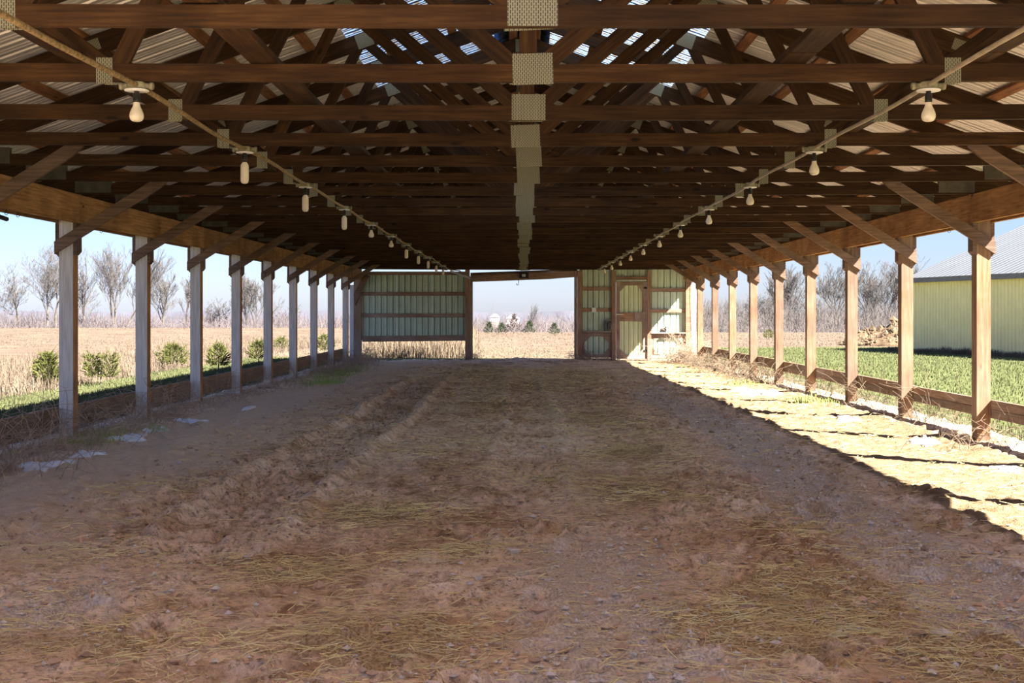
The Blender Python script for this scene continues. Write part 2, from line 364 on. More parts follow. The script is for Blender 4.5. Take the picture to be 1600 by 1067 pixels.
def floor_h(x, y, dents=True):
    x = np.asarray(x, float); y = np.asarray(y, float)
    rough = .35+.65*sstep(-.06, .12, fbm(x, y, 1.6, 3, 21))
    rough = rough*(1-.55*np.exp(-((x-.35)/.5)**2))+.9*np.exp(-((x+2.5)/.6)**2-((y-8.4)/.8)**2)
    h = .060*fbm(x, y, 2.5, 2, 1)+.065*fbm(x, y, .55, 3, 5)*rough+.060*fbm(x, y, .17, 3, 11)*rough
    lump = np.maximum(0, fbm(x, y, .09, 2, 31))*.095*rough; h = h+lump
    # tractor tyre tracks: sunk lanes with cross lugs
    for xc, hw, dep, ya, yb in ((-1.80, .30, .070, 6.0, 27), (.05, .26, .030, 8, 26)):
        xc2 = xc+.05*np.sin(y*.5); u = (x-xc2)/hw; m = np.exp(-u**6)*sstep(ya, ya+1.5, y)*(1-sstep(yb-4, yb, y))
        lug = np.abs(((y+.5*np.abs(u)*hw)/.24) % 1-.5)*2
        h = h-m*dep+m*dep*1.25*sstep(.45, .8, lug)+dep*.9*np.exp(-((np.abs(u)-1.25)/.22)**2)*sstep(ya, ya+1.5, y)*(1-sstep(yb-4, yb, y))
    h = h+.05*np.exp(-((x-1.35)/.35)**2)*sstep(5,7,y)*(1-sstep(20,26,y))*(.5+fbm(x, y, .5, 2, 41))
    bank = sstep(3.75, 4.5, np.abs(x)); h = h+bank*(.045+.05*fbm(x, y, .8, 2, 51))
    h = h-.13*sstep(4.75, 5.3, np.abs(x))
    h = h-.07*sstep(14, 33, y)+.10*np.exp(-((y-34.2)/.6)**2)*np.exp(-((x-.2)/1.9)**2)-.20*sstep(35.0, 36.3, y)
    if dents and x.ndim == 2:
        ys = y[:,0]; xs = x[0]
        for dx, dy, r, a in DENT:
            i0, i1 = np.searchsorted(ys, [dy-2.5*r, dy+2.5*r]); j0, j1 = np.searchsorted(xs, [dx-2.5*r, dx+2.5*r])
            if i1 > i0 and j1 > j0:
                q = np.hypot(x[i0:i1,j0:j1]-dx, (y[i0:i1,j0:j1]-dy)*.8)/r
                h[i0:i1,j0:j1] += -a*np.exp(-q**4)+.45*a*np.exp(-((q-1.35)/.3)**2)
    return h
FLG = {}
def floor_at(x, y):                                   # height of the built floor
    i = np.clip(np.searchsorted(FLG['ys'], y), 0, len(FLG['ys'])-1); j = np.clip(np.searchsorted(FLG['xs'], x), 0, len(FLG['xs'])-1)
    return FLG['Z'][i, j]
def build_floor():
    ys = [Y0-3.0]
    while ys[-1] < 36.6: ys.append(ys[-1]+max(.018, .0048*max(ys[-1], 0)) if ys[-1] > 3.2 else ys[-1]+.12)
    xs = np.concatenate([np.arange(-5.4, -3.4, .05), np.arange(-3.4, 3.4, .022), np.arange(3.4, 5.45, .05)])
    X, Y = np.meshgrid(xs, np.array(ys)); Z = floor_h(X, Y)
    FLG.update(xs=xs, ys=np.array(ys), Z=Z)
    ny, nx = X.shape; v = np.stack([X, Y, Z], axis=2).reshape(-1,3)
    i = np.arange(ny*nx).reshape(ny, nx); f = np.stack([i[:-1,:-1], i[:-1,1:], i[1:,1:], i[1:,:-1]], axis=2).reshape(-1,4)
    me = np_mesh('floor', v, f, M_FLOOR, True)
    for nm, q in zip(('gravel','moist','sun_sand','strawy','pale'), masks(X, Y)):
        a = me.attributes.new(nm, 'FLOAT', 'POINT'); a.data.foreach_set('value', q.ravel().astype(np.float32))
    return struct(link('floor', me), 'rutted brown dirt floor of the open shed')
build_floor()

# ------------------------------------------------------------------ ground outside
def ground_h(x, y):
    z = -.10+.10*fbm(x, y, 14, 2, 71)
    z = z-5.5*sstep(84, 150, y)-1.5*sstep(150, 300, y)+.35*np.exp(-((y-80)/7)**2)*sstep(-2, -12, x)
    near = np.maximum(np.abs(x)-5.2, np.maximum(-3-y, y-36)); z = np.where(near < 0, -.35, z)
    return z
def build_ground():
    ys = [-60., -30, -15, -8, -5, -3.5]
    while ys[-1] < 36: ys.append(ys[-1]+.5)
    while ys[-1] < 900: ys.append(ys[-1]+max(.5, .03*(ys[-1]-25)))
    xs = np.concatenate([-np.geomspace(600, 14, 40), np.arange(-13.5, 20, .5), np.geomspace(20, 600, 40)])
    X, Y = np.meshgrid(xs, np.array(ys)); Z = ground_h(X, Y); ny, nx = X.shape
    v = np.stack([X, Y, Z], axis=2).reshape(-1,3); i = np.arange(ny*nx).reshape(ny, nx)
    f = np.stack([i[:-1,:-1], i[:-1,1:], i[1:,1:], i[1:,:-1]], axis=2).reshape(-1,4)
    me = np_mesh('ground', v, f, M_GROUND, True)
    lawn = np.clip(sstep(-8.9, -8.1, X)*(X < 0)*(1-sstep(33, 42, Y))+(X > 0)*(1-sstep(47, 50, Y))*sstep(3.5, 5, X), 0, 1)
    dry = np.clip((X < 0)*sstep(-12.5, -9.5, X)*(1-sstep(60,70,Y))+.7*(1-sstep(40, 46, Y))*(np.abs(X) < 6)+.75*(X > 5)*sstep(66, 70, Y), 0, 1)
    val = sstep(82, 88, Y)
    for nm, q in (('lawn', lawn), ('dry', dry), ('valley', val)):
        a = me.attributes.new(nm, 'FLOAT', 'POINT'); a.data.foreach_set('value', np.asarray(q, np.float32).ravel())
    struct(link('ground', me), 'mown lawn and tan winter field around the shed')
build_ground()

# ------------------------------------------------------------------ trusses
def chord_mesh(x0, x1, mat):                          # half of a bottom chord, sagging a little to the middle
    Ln = x1-x0; n = 10; V = []; h, t = .089, .038
    for i in range(n+1):
        x = x0+Ln*i/n; dz = -.018*(1-(x/4.7)**2)
        V += [(x,-t/2,dz),(x,t/2,dz),(x,t/2,dz+h),(x,-t/2,dz+h)]
    Fc = [(0,3,2,1), tuple(4*n+k for k in range(4))]
    for i in range(n):
        for k in range(4): Fc.append((4*i+k, 4*i+(k+1)%4, 4*i+4+(k+1)%4, 4*i+4+k))
    return py_mesh('bottom_chord', V, Fc, mat)
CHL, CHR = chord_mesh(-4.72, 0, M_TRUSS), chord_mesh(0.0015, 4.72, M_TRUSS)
ZC = 2.490                                            # underside of the bottom chord at the wall
PL_T = .0025
def plate(parent, x, y, z, wx, hz, ang=0, mat=None):
    M = Matrix.Translation((x, y, z)) @ Matrix.Rotation(ang, 4, 'Y')
    return link('gusset_plate', box_mesh(wx, PL_T, hz, mat or M_PLATE), parent, M)
def top_chord(parent, y, s):
    v = .14/math.cos(TANG); a = 5.02
    pts = [(0, ztop(0)), (s*a, ztop(a)), (s*a, ztop(a)-v), (0, ztop(0)-v)]
    p0, p1 = Vector((0, y, ztop(0)-v/2)), Vector((s*a, y, ztop(a)-v/2))
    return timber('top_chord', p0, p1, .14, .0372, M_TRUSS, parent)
for k in range(NTR):
    y = TR0+TSP*k; tr = random.Random(100+k)
    t = thing('roof_truss', f'{ORD[k]} brown timber roof truss from the camera, spanning the shed', 'roof truss', (0, y, ZC), 'roof trusses along the shed')
    jz = tr.uniform(-.004, .004); chd = {-1: link('bottom_chord', CHL, t, Matrix.Translation((0, y, ZC+jz))), 1: link('bottom_chord', CHR, t, Matrix.Translation((0, y, ZC+jz)))}
    zb = ZC+.045-.018; XJ, XB, XO = 1.45, 2.12, 3.05
    for s in (-1, 1):
        tcd = top_chord(t, y, s)
        zj = ztop(XJ)-.085
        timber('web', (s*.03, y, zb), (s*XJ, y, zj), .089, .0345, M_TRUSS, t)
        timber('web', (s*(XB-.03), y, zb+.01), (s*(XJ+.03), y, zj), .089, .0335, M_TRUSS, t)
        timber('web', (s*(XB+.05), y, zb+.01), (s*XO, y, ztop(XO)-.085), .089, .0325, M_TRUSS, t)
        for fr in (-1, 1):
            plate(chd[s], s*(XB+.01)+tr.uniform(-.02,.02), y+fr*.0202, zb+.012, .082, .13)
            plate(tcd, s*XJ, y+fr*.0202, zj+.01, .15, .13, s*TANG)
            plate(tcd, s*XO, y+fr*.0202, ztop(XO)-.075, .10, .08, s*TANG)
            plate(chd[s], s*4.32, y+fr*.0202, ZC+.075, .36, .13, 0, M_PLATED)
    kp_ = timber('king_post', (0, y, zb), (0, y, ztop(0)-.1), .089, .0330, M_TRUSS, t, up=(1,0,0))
    for fr in (-1, 1):
        plate(chd[1], .015+tr.uniform(-.025,.025), y+fr*.0205, ZC+.052+tr.uniform(-.01,.012), .205, .158, tr.uniform(-.05,.05))
        plate(kp_, 0, y+fr*.0205, ztop(0)-.12, .20, .14)
# runners lying along the bottom chords
for s, side in ((-1, 'left'), (1, 'right')):
    for xr, wdt, nm in ((1.34, .14, 'inner'), (2.28, .089, 'outer')):
        t = thing('runner_board', f'long {nm} brown brace board lying across the truss chords, {side} of the middle', 'brace board', (s*xr, 5, ZC+.1), 'runner boards on the trusses')
        for a in range(8):
            ya = 1.9+a*4.1; yb = min(ya+4.08, 34.3)
            zr = ZC+.089-.018*(1-(xr/4.7)**2)+.0245
            timber('board', (s*xr, ya, zr), (s*xr, yb, zr), wdt, .038, M_TRUSS, t, up=(1,0,0))

# ------------------------------------------------------------------ roof: purlins, ribbed sheets, fibreglass panels
roof = struct(thing('roof', 'ribbed galvanized steel roof on brown purlins', None, (0, 17, 4.2)))
for s in (-1, 1): timber('fascia', (s*5.04, Y0, 2.555), (s*5.04, Y1, 2.555), .15, .022, M_BEAM, roof)
SLOPE = (1/math.cos(TANG)); NRM = Vector((math.sin(TANG), 0, math.cos(TANG)))
def slope_pt(s, x, y, off):                           # off = height above the top edge of the top chords
    return Vector((s*(x+math.sin(TANG)*off), y, ztop(x)+math.cos(TANG)*off))
for s in (-1, 1):
    for i in range(9):
        x = .12+i*.603
        p0, p1 = slope_pt(s, x, Y0, .0195), slope_pt(s, x, Y1, .0195)
        timber('purlin', p0, p1, .089, .038, M_PURL, roof, up=(math.cos(TANG)*s, 0, -math.sin(TANG)))
def sheet_mesh(length, mat, width=.9144, rib=.2286, nm='roof_sheet', rh=.026, mh=.009):
    """ribbed sheet: local x along its length, y across, z outward"""
    pr = [(0,0)]; n = int(round(width/rib))
    for i in range(n):
        a = i*rib
        pr += [(a+.010,0),(a+.022,rh),(a+.042,rh),(a+.054,0)]
        for m in ((a+.10), (a+.155)): pr += [(m,0),(m+.008,mh),(m+.022,mh),(m+.030,0)]
    pr += [(width,0)]
    V = [(-length/2, q-width/2, h) for q, h in pr]+[(length/2, q-width/2, h) for q, h in pr]; k = len(pr)
    return py_mesh(nm, V, [(i, k+i, k+i+1, i+1) for i in range(k-1)], mat)
XE = 5.06; XS = 1.62                                  # eave, lower edge of the fibreglass panels
_sm = {}
def place_sheet(s, xa, xb, yc, mat, nm):
    Ln = (xb-xa)*SLOPE; key = (round(Ln,4), mat.name)
    if key not in _sm: _sm[key] = sheet_mesh(Ln, mat)
    ex = Vector((s*math.cos(TANG), 0, -math.sin(TANG))); ez = Vector((s*math.sin(TANG), 0, math.cos(TANG))); ey = ez.cross(ex)
    M = Matrix((ex, ey, ez)).transposed().to_4x4(); M.translation = slope_pt(s, (xa+xb)/2, yc, .0395)
    return link(nm, _sm[key], roof, M)
NSH = int((Y1-Y0)/.9144)+1
for i in range(NSH):
    yc = Y0+.457+i*.9144
    for s in (-1, 1):
        if i in (10, 11, 12, 13):
            place_sheet(s, 0, XS, yc, M_SKYL, 'fibreglass_panel'); place_sheet(s, XS, XE, yc, M_GALV, 'roof_sheet')
        else: place_sheet(s, 0, XE, yc, M_GALV, 'roof_sheet')
for s in (-1, 1):
    p = slope_pt(s, .10, (Y0+Y1)/2, .066)
    ex = Vector((0, 1, 0)); ez = Vector((s*math.sin(TANG), 0, math.cos(TANG))); ey = ez.cross(ex); M = Matrix((ex, ey, ez)).transposed().to_4x4(); M.translation = p
    link('ridge_cap', box_mesh(Y1-Y0+.3, .36, .002, M_GALV), roof, M)

# ------------------------------------------------------------------ eave beams, posts, knee braces
for s, side in ((-1, 'left'), (1, 'right')):
    t = thing('eave_beam', f'doubled brown plank beam on top of the {side} row of posts', 'beam', (s*4.59, 17, BB))
    for xx in (PIN-.0195, POUT+.0195):
        ya = Y0
        for n in range(8):
            yb = min(POSTS[2*n] if 2*n < len(POSTS) else WALL, WALL-.05)
            if yb-ya < .3: continue
            timber('plank', (s*xx, ya, (BB+BT)/2), (s*xx, yb-.004, (BB+BT)/2), BT-BB, .038, M_BEAM, t)
            ya = yb
BRX = 3.60
for s, side, pm in ((-1, 'left', M_POSTL), (1, 'right', M_POSTR)):
    for n, d in enumerate(POSTS):
        vis = n-4
        if vis >= 0: lab = f'{ORD[vis]} square timber post from the camera in the {side} row, with knee brace'
        elif vis == -1: lab = f'{side} row post just outside the picture, its brace showing in the upper corner'
        else: lab = f'{side} row timber post beside the viewpoint, outside the picture, {ORD[-vis-1]} before those seen'
        t = thing('timber_post', lab, 'post', (s*4.59, d, 0), f'posts of the {side} row')
        hb = -.3
        link('shaft', box_mesh(PIN*0+.14, .14, BT-hb, pm), t, Matrix.Translation((s*4.59, d, (BT+hb)/2)))
        for xx in (PIN-.0195, POUT+.0195):            # blocks under the beam planks, lower corner cut off
            c = .035; inner = xx < 4.59; zb = 1.88 if inner else 1.86
            a, b_ = xx-.019, xx+.019
            pts = [(a if not inner else a, zb+c) if inner else (a, zb), (b_, zb) if inner else (b_, zb+c), (b_, BB-.001), (a, BB-.001)]
            if inner: pts = [(a, zb+c), (a+.03, zb), (b_, zb), (b_, BB-.001), (a, BB-.001)]
            else: pts = [(a, zb), (b_-.03, zb), (b_, zb+c), (b_, BB-.001), (a, BB-.001)]
            prism_xz('block', [(s*p, q) for p, q in pts] if s > 0 else [(s*p, q) for p, q in pts][::-1], d-.069, d+.069, M_BRACE, t)
        # knee brace on the near face: plumb-cut foot, runs up past the beam to the truss chord
        yb1 = d-.0705; yb0 = yb1-.038
        sl_ = (2.66-1.98)/(4.69-BRX); zl = 1.885
        pts = [(4.695, zl), (4.695, zl+.125), (BRX+.04, zl+.125+sl_*(4.655-BRX)), (BRX-.06, zl+sl_*(4.755-BRX)+.03), (BRX+.03, zl+sl_*(4.665-BRX))]
        prism_xz('knee_brace', [(s*p, q) for p, q in pts] if s < 0 else [(s*p, q) for p, q in pts][::-1], yb0, yb1, M_BRACE, t)

# ------------------------------------------------------------------ low boards and wire mesh along the sides
def mesh_bay(h):
    P0, P1 = [], []
    for i in range(47): x = -1.14+i*.0496; P0.append((0, x, 0)); P1.append((0, x, h))
    for j in range(int(h/.05)+1): P0.append((0, -1.15, j*.05)); P1.append((0, 1.15, j*.05))
    r = np.full(len(P0), .0013); V, Fc = tubes(P0, P1, r, r, 3); return np_mesh('wire_mesh', V, Fc, M_WIRE)
MB_L, MB_R = mesh_bay(.30), mesh_bay(.34)
for s, side in ((-1, 'left'), (1, 'right')):
    lab = 'low wide weathered board with wire mesh closing the left side at the ground' if s < 0 else 'low pair of brown boards with wire mesh below, along the right side'
    t = thing('low_board_wall', lab, 'board wall', (s*4.68, 20, 0))
    for n in range(2, len(POSTS)):
        ya = POSTS[n]-SP; yb = POSTS[n]
        if s < 0: timber('board', (-4.681, ya+.002, .225), (-4.681, yb-.002, .235), .24, .040, M_SKIRT, t)
        else:
            jz = rnd.uniform(-.008, .008)
            timber('board', (4.681, ya+.002, .385+jz), (4.681, yb-.002, .380+jz), .089, .040, M_SKIRT, t)
            timber('board', (4.681, ya+.002, .292+jz), (4.681, yb-.002, .288+jz), .089, .038, M_SKIRT, t)
        o = link('wire_mesh', MB_L if s < 0 else MB_R, t, Matrix.Translation((s*(4.652 if s < 0 else 4.655), (ya+yb)/2, .0)))
        o['kind'] = 'stuff'

# ------------------------------------------------------------------ back wall
def wx(px): return CAMX+(px-CX)*WALL/F
def wz(py): return CH-(py-CY)*WALL/F
wall = struct(thing('wall_back', 'back wall of green ribbed steel sheets and rough timbers with open doorway', None, (0, WALL, 0)))
YS = WALL+.055                                        # sheets behind the girts
def siding(x0, x1, z0, z1, mat, parent, y=YS, rib=.165, nm='siding_sheet'):
    pr = []; n = max(1, int(round((x1-x0)/rib))); st = (x1-x0)/n; wr = .012
    pr.append((0, 0))
    for i in range(n):
        a = i*st+st*.30
        pr += [(a, 0), (a+wr*.6, .050), (a+wr*.6+.024, .050), (a+wr*1.2+.024, 0)]
        b2 = i*st+st*.74; pr += [(b2, 0), (b2+.004, .014), (b2+.016, .014), (b2+.020, 0)]
    pr.append((x1-x0, 0)); k = len(pr); hz = (z1-z0)/2; hx = (x1-x0)/2
    V = [(q-hx, h, -hz) for q, h in pr]+[(q-hx, h, hz) for q, h in pr]
    return link(nm, py_mesh(nm, V, [(i, i+1, k+i+1, k+i) for i in range(k-1)], mat), parent, Matrix.Translation(((x0+x1)/2, y, (z0+z1)/2)))
def hboard(x0, x1, za, zb2, mat, parent, y=WALL+.03, th=.045, nm='girt', dz=0):
    return timber(nm, (x0, y, (za+zb2)/2), (x1, y, (za+zb2)/2+dz), abs(zb2-za), th, mat, parent)
def vpost(x0, x1, z0, z1, mat, parent, y=WALL, th=.14, nm='wall_post'):
    return timber(nm, ((x0+x1)/2, y, z0), ((x0+x1)/2, y, z1), abs(x1-x0), th, mat, parent, up=(1,0,0))
G = -.25
# corner and jamb posts
vpost(wx(553), wx(565), G, 2.48, M_WALLP, wall); vpost(wx(1071), wx(1080), G, 2.48, M_POSTR, wall)
vpost(wx(727), wx(734), G, 2.70, M_WALLP, wall); vpost(wx(734.3), wx(738.5), G, 2.24, M_WALLW, wall, y=WALL+.05, th=.2)
vpost(wx(897.5), wx(901.5), G, 2.45, M_WALLW, wall, y=WALL+.06, th=.2); vpost(wx(902), wx(909), G, 2.47, M_WALLP, wall)
# left bay: three sheets, rough girts
xa, xb = wx(564), wx(730)
for i in range(3): siding(xa+(xb-xa)*i/3, xa+(xb-xa)*(i+1)/3-.001, wz(531), wz(424), M_GREEN, wall)
hboard(wx(566), wx(727), wz(429.5), wz(424.5), M_WALLP, wall); hboard(wx(566), wx(727), wz(462), wz(456), M_WALLP, wall)
hboard(wx(566), wx(727), wz(496), wz(489.5), M_WALLW, wall); hboard(wx(566), wx(728), wz(534), wz(525), M_WALLW, wall, y=WALL+.0, th=.05, dz=.03)
# header over the doorway, sagging to the left
p = [(wx(735), wz(440.5)), (wx(820), wz(437.5)), (wx(858), wz(436.0)), (wx(902), wz(432.5)), (wx(902), wz(423)), (wx(735), wz(430))]
prism_xz('header', p, WALL-.02, WALL+.02, M_WALLP, wall)
prism_xz('header', [(wx(735), wz(431)), (wx(860), wz(424.5)), (wx(902), wz(423)), (wx(902), wz(420)), (wx(735), wz(426))], WALL+.03, WALL+.07, M_BRACE, wall)
# right bays: sheets all the way, except behind the door
for a, b2 in ((906, 958), (1014, 1073)): siding(wx(a), wx(b2), wz(559), wz(420), M_GREEN, wall)
siding(wx(958), wx(1014), wz(441), wz(420), M_GREEN, wall)
for a, b2 in ((909, 956), (1017, 1071)):
    o_ = 0 if a < 1000 else 2
    hboard(wx(a), wx(b2), wz(454+o_), wz(448+o_), M_WALLP, wall); hboard(wx(a), wx(b2), wz(487+o_*.7), wz(481.5+o_*.7), M_WALLP, wall)
    timber('ledge', (wx(a), WALL-.01, wz(518.2+o_)), (wx(b2), WALL-.01, wz(518.2+o_)), .04, .16, M_WALLW, wall)
    # octagonal lower frame: rails, stiles and corner gussets
    x0, x1, z0, z1 = wx(a)+.005, wx(b2)-.005, wz(559), wz(520.5+o_); fy0, fy1 = WALL+.005, WALL+.045
    hboard(x0, x1, z1-.09, z1, M_WALLW, wall, y=WALL+.025, th=.04, nm='rail'); hboard(x0, x1, z0, z0+.09, M_WALLW, wall, y=WALL+.025, th=.04, nm='rail')
    for q0, q1 in ((x0, x0+.07), (x1-.07, x1)): vpost(q0, q1, z0+.092, z1-.092, M_WALLW, wall, y=WALL+.025, th=.04, nm='stile')
    c = .17
    for gx, sx in ((x0+.071, 1), (x1-.071, -1)):
        for gz, sz in ((z0+.091, 1), (z1-.091, -1)):
            pts = [(gx, gz), (gx+sx*c, gz), (gx, gz+sz*c)]
            if sx*sz < 0: pts = pts[::-1]
            prism_xz('corner_gusset', pts, fy0-.012, fy1-.012, M_WALLW, wall)
vpost(wx(955.5), wx(962), G, 2.45, M_WALLP, wall); vpost(wx(1011), wx(1017), G, 2.45, M_WALLP, wall)
hboard(wx(962), wx(1011), wz(436.5), wz(432), M_WALLP, wall, y=WALL-.01, nm='door_header')
timber('drip_strip', (wx(962.5), WALL-.03, wz(438.4)), (wx(1010), WALL-.03, wz(438.0)), .025, .05, M_PALE, wall)
timber('sill_board', (wx(905), WALL+.0, wz(561.5)), (wx(957), WALL, wz(561)), .06, .1, M_WALLW, wall)
timber('sill_board', (wx(1016), WALL, wz(562)), (wx(1075), WALL, wz(562)), .06, .1, M_WALLW, wall)
# gable above the chords
gb = [(-4.6, 2.60), (4.6, 2.60), (4.6, ztop(4.6)), (0, ztop(0)), (-4.6, ztop(4.6))]
for i in range(10):
    a, b2 = -4.6+.92*i, -4.6+.92*(i+1); zc_ = 2.60
    pts = [(a, zc_), (b2-.002, zc_), (b2-.002, ztop(b2)), (a, ztop(a))]
    prism_xz('gable_sheet', pts, WALL+.06, WALL+.064, M_GREEN, wall)
# pale trim sheets closing the outer corners
prism_xz('corner_trim', [(wx(546.5), wz(561)), (wx(553), wz(561)), (wx(557), wz(470)), (wx(556), wz(445)), (wx(546.5), wz(445))], WALL-.04, WALL-.036, M_PALE, wall)
prism_xz('corner_trim', [(wx(1079.5), wz(556)), (wx(1087.5), wz(556)), (wx(1087.5), wz(436)), (wx(1079.5), wz(440))], WALL-.04, WALL-.036, M_PALE, wall)
prism_xz('corner_brace', [(wx(553), wz(460)), (wx(555), wz(478)), (wx(578), wz(431)), (wx(570), wz(428))], WALL-.112, WALL-.074, M_BRACE, wall)
V, Fc = sweep([(wx(704), WALL-.16, wz(423.5)), (wx(735), WALL-.10, wz(434.5))], .028, 7); link('pipe_stub', py_mesh('pipe_stub', V, Fc, M_PALE), wall)
# door
door = struct(thing('door_1', 'narrow barn door of pale green ribbed steel in a wooden frame', None, (wx(986), WALL, 0)))
dx0, dx1, dz0, dz1 = wx(962.6), wx(1010.4), wz(560.5), wz(440.2)
siding(dx0+.03, dx1-.03, dz0+.03, dz1-.03, M_GREENL, door, y=WALL+.03, rib=.135)
for q0, q1 in ((dx0, dx0+.105), (dx1-.105, dx1)): vpost(q0, q1, dz0, dz1, M_WALLW, door, y=WALL-.005, th=.04, nm='stile')
for za, zb2 in ((dz0, dz0+.10), (dz1-.10, dz1)): hboard(dx0+.106, dx1-.106, za, zb2, M_WALLW, door, y=WALL-.005, th=.038, nm='rail')
zm = wz(495); xm0, xm1 = dx0+.106, dx1-.106
hboard(xm0, xm0+(xm1-xm0)*.62, zm-.12, zm+.12, M_WALLP, door, y=WALL-.007, th=.04, nm='middle_rail')
hboard(xm0+(xm1-xm0)*.63, xm1+.07, zm-.13, zm+.13, M_WALLW, door, y=WALL-.028, th=.03, nm='middle_rail')
for gx, sx in ((dx0+.107, 1), (dx1-.107, -1)):
    for gz, sz in ((dz0+.101, 1), (dz1-.101, -1)):
        c = .16; pts = [(gx, gz), (gx+sx*c, gz), (gx, gz+sz*c*1.1)]
        if sx*sz < 0: pts = pts[::-1]
        prism_xz('corner_gusset', pts, WALL-.022, WALL+.012, M_WALLW, door)
V, Fc = sweep([(wx(961), WALL-.06, wz(491)), (wx(974), WALL-.06, wz(491))], .016, 6)
link('latch_bar', py_mesh('latch_bar', V, Fc, M_GALV), door)
link('hinge', box_mesh(.12, .012, .05, M_DARK), door, Matrix.Translation((dx1-.02, WALL-.034, wz(450))))
link('hinge', box_mesh(.12, .012, .05, M_DARK), door, Matrix.Translation((dx1-.02, WALL-.034, wz(548))))

# things on and over the back wall
t = thing('light_switch', 'pale switch box with conduit left of the green door', 'switch', (wx(928), WALL-.0, wz(484)))
link('box', box_mesh(.12, .05, .13, M_WHITE), t, Matrix.Translation((wx(928), WALL-.02, wz(484.5))))
link('toggle', box_mesh(.015, .02, .03, M_WHITE), t, Matrix.Translation((wx(928), WALL-.052, wz(484.5))))
V, Fc = sweep([(wx(928), WALL-.0, wz(481)), (wx(928), WALL-.0, wz(421))], .011, 6); link('conduit', py_mesh('conduit', V, Fc, M_PIPER), t)
t = thing('floodlight', 'small dark floodlight box on the header over the open doorway', 'floodlight', (wx(819), WALL-.03, wz(430)))
link('housing', box_mesh(.26, .10, .17, M_DARK), t, Matrix.Translation((wx(818.5), WALL-.075, wz(430))))
link('lens', box_mesh(.10, .02, .07, M_PALE), t, Matrix.Translation((wx(818.5), WALL-.132, wz(430.5))))
link('mounting_plate', box_mesh(.40, .02, .05, M_BOX), t, Matrix.Translation((wx(817), WALL-.03, wz(421))))
hv, hf = sweep([(0,0,0), (0,0,-.08), (-.012,0,-.13), (-.04,0,-.155), (-.06,0,-.13), (-.055,0,-.10)], .009, 5)
t = tag(link('hanging_hook', py_mesh('hanging_hook', hv, hf, M_DARK), None, Matrix.Translation((wx(810.5), WALL-.03, wz(437)))), 'black iron hook hanging in the open doorway', 'hook')
# coil of wire and scrap on the ledges
q = np.random.RandomState(5); V, Fc = [], []
for i in range(34):
    a, b2 = q.rand()*6.28, q.uniform(-.5, .5); cxx, czz, rr = q.uniform(-.03,.07), q.uniform(.10,.20), q.uniform(.06,.14)
    pts = [(cxx+rr*math.cos(u)*.75, .05*math.sin(u+a)+b2*.06, czz+rr*1.15*math.sin(u)*(1 if czz > rr else 1)) for u in np.linspace(0, 6.0, 12)]
    pts = [(x_, y_, max(.008, z_)) for x_, y_, z_ in pts]
    v1, f1 = sweep(pts, .006, 4); b0 = len(V); V += v1; Fc += [tuple(b0+k for k in ff) for ff in f1]
tag(link('wire_coil', py_mesh('wire_coil', V, Fc, M_WIRE), None, Matrix.Translation((wx(950), WALL-.06, wz(517.1)))), 'tangled grey coil of wire leaning on the ledge beside the door', 'wire coil')
sc = prism_xz('scrap_board', [(0,0),(.20,0),(.215,.20),(.12,.12),(.05,.13)], -.012, .012, M_DARK)
sc.matrix_basis = Matrix.Translation((wx(1036), WALL-.05, wz(515)-.0)) @ Matrix.Rotation(.1, 4, 'X')
tag(sc, 'dark ragged board scrap on the ledge right of the door', 'scrap board')
V, Fc = sweep([(4.50, 33.2, 2.1), (4.50, 33.25, 1.6), (4.53, 33.3, 1.0), (4.58, 33.3, .35)], .007, 5)
tag(link('hanging_cable', py_mesh('hanging_cable', V, Fc, M_DARK), None), 'thin dark cable hanging down the pale panel in the far right corner', 'cable')

# ------------------------------------------------------------------ lamps and conduits
LAMPS_Y = [TR0+TSP*(1+2*i) for i in range(12)]
A_PROF = [(.0005,-.155),(.016,-.154),(.026,-.148),(.0315,-.136),(.0325,-.124),(.030,-.110),(.024,-.094),(.0175,-.080),(.015,-.066),(.014,-.058)]
T_PROF = [(.0005,-.196),(.012,-.195),(.021,-.190),(.0265,-.180),(.028,-.168),(.028,-.090),(.0265,-.078),(.020,-.068),(.014,-.060)]
A_PROF = [(r*1.05, z) for r, z in A_PROF]
SOCK = [(.013,-.003),(.013,-.014),(.0185,-.016),(.0185,-.055),(.016,-.060),(.0005,-.060)]
def lm(nm, prof, mat, n=14):
    v, f = lathe(prof, n); return py_mesh(nm, v, f, mat, True)
ME_A, ME_T, ME_S = lm('bulb', A_PROF, M_BULB), lm('tube_bulb', T_PROF, M_BULB), lm('socket', SOCK, M_BLACK)
ME_BOX = lm('junction_box', [(.0005,.042),(.046,.042),(.050,.038),(.050,.008),(.046,.004),(.0005,.004)], M_BOX, 8)
ME_COV = lm('cover_plate', [(.0005,.004),(.060,.004),(.062,.001),(.060,-.003),(.0005,-.003)], M_WHITE, 14)
v, f = sweep([(-.085,0,.023),(-.07,0,.023),(-.07,0,.023),(-.045,0,.023)], [.019,.021,.017,.017], 8); ME_CON = py_mesh('connector', v, f, M_BOX, True)
XL = {-1: [-2.00]*12, 1: [2.03]*12}
TUBE_L = {1, 2, 3, 6, 7, 8, 9, 10, 11}
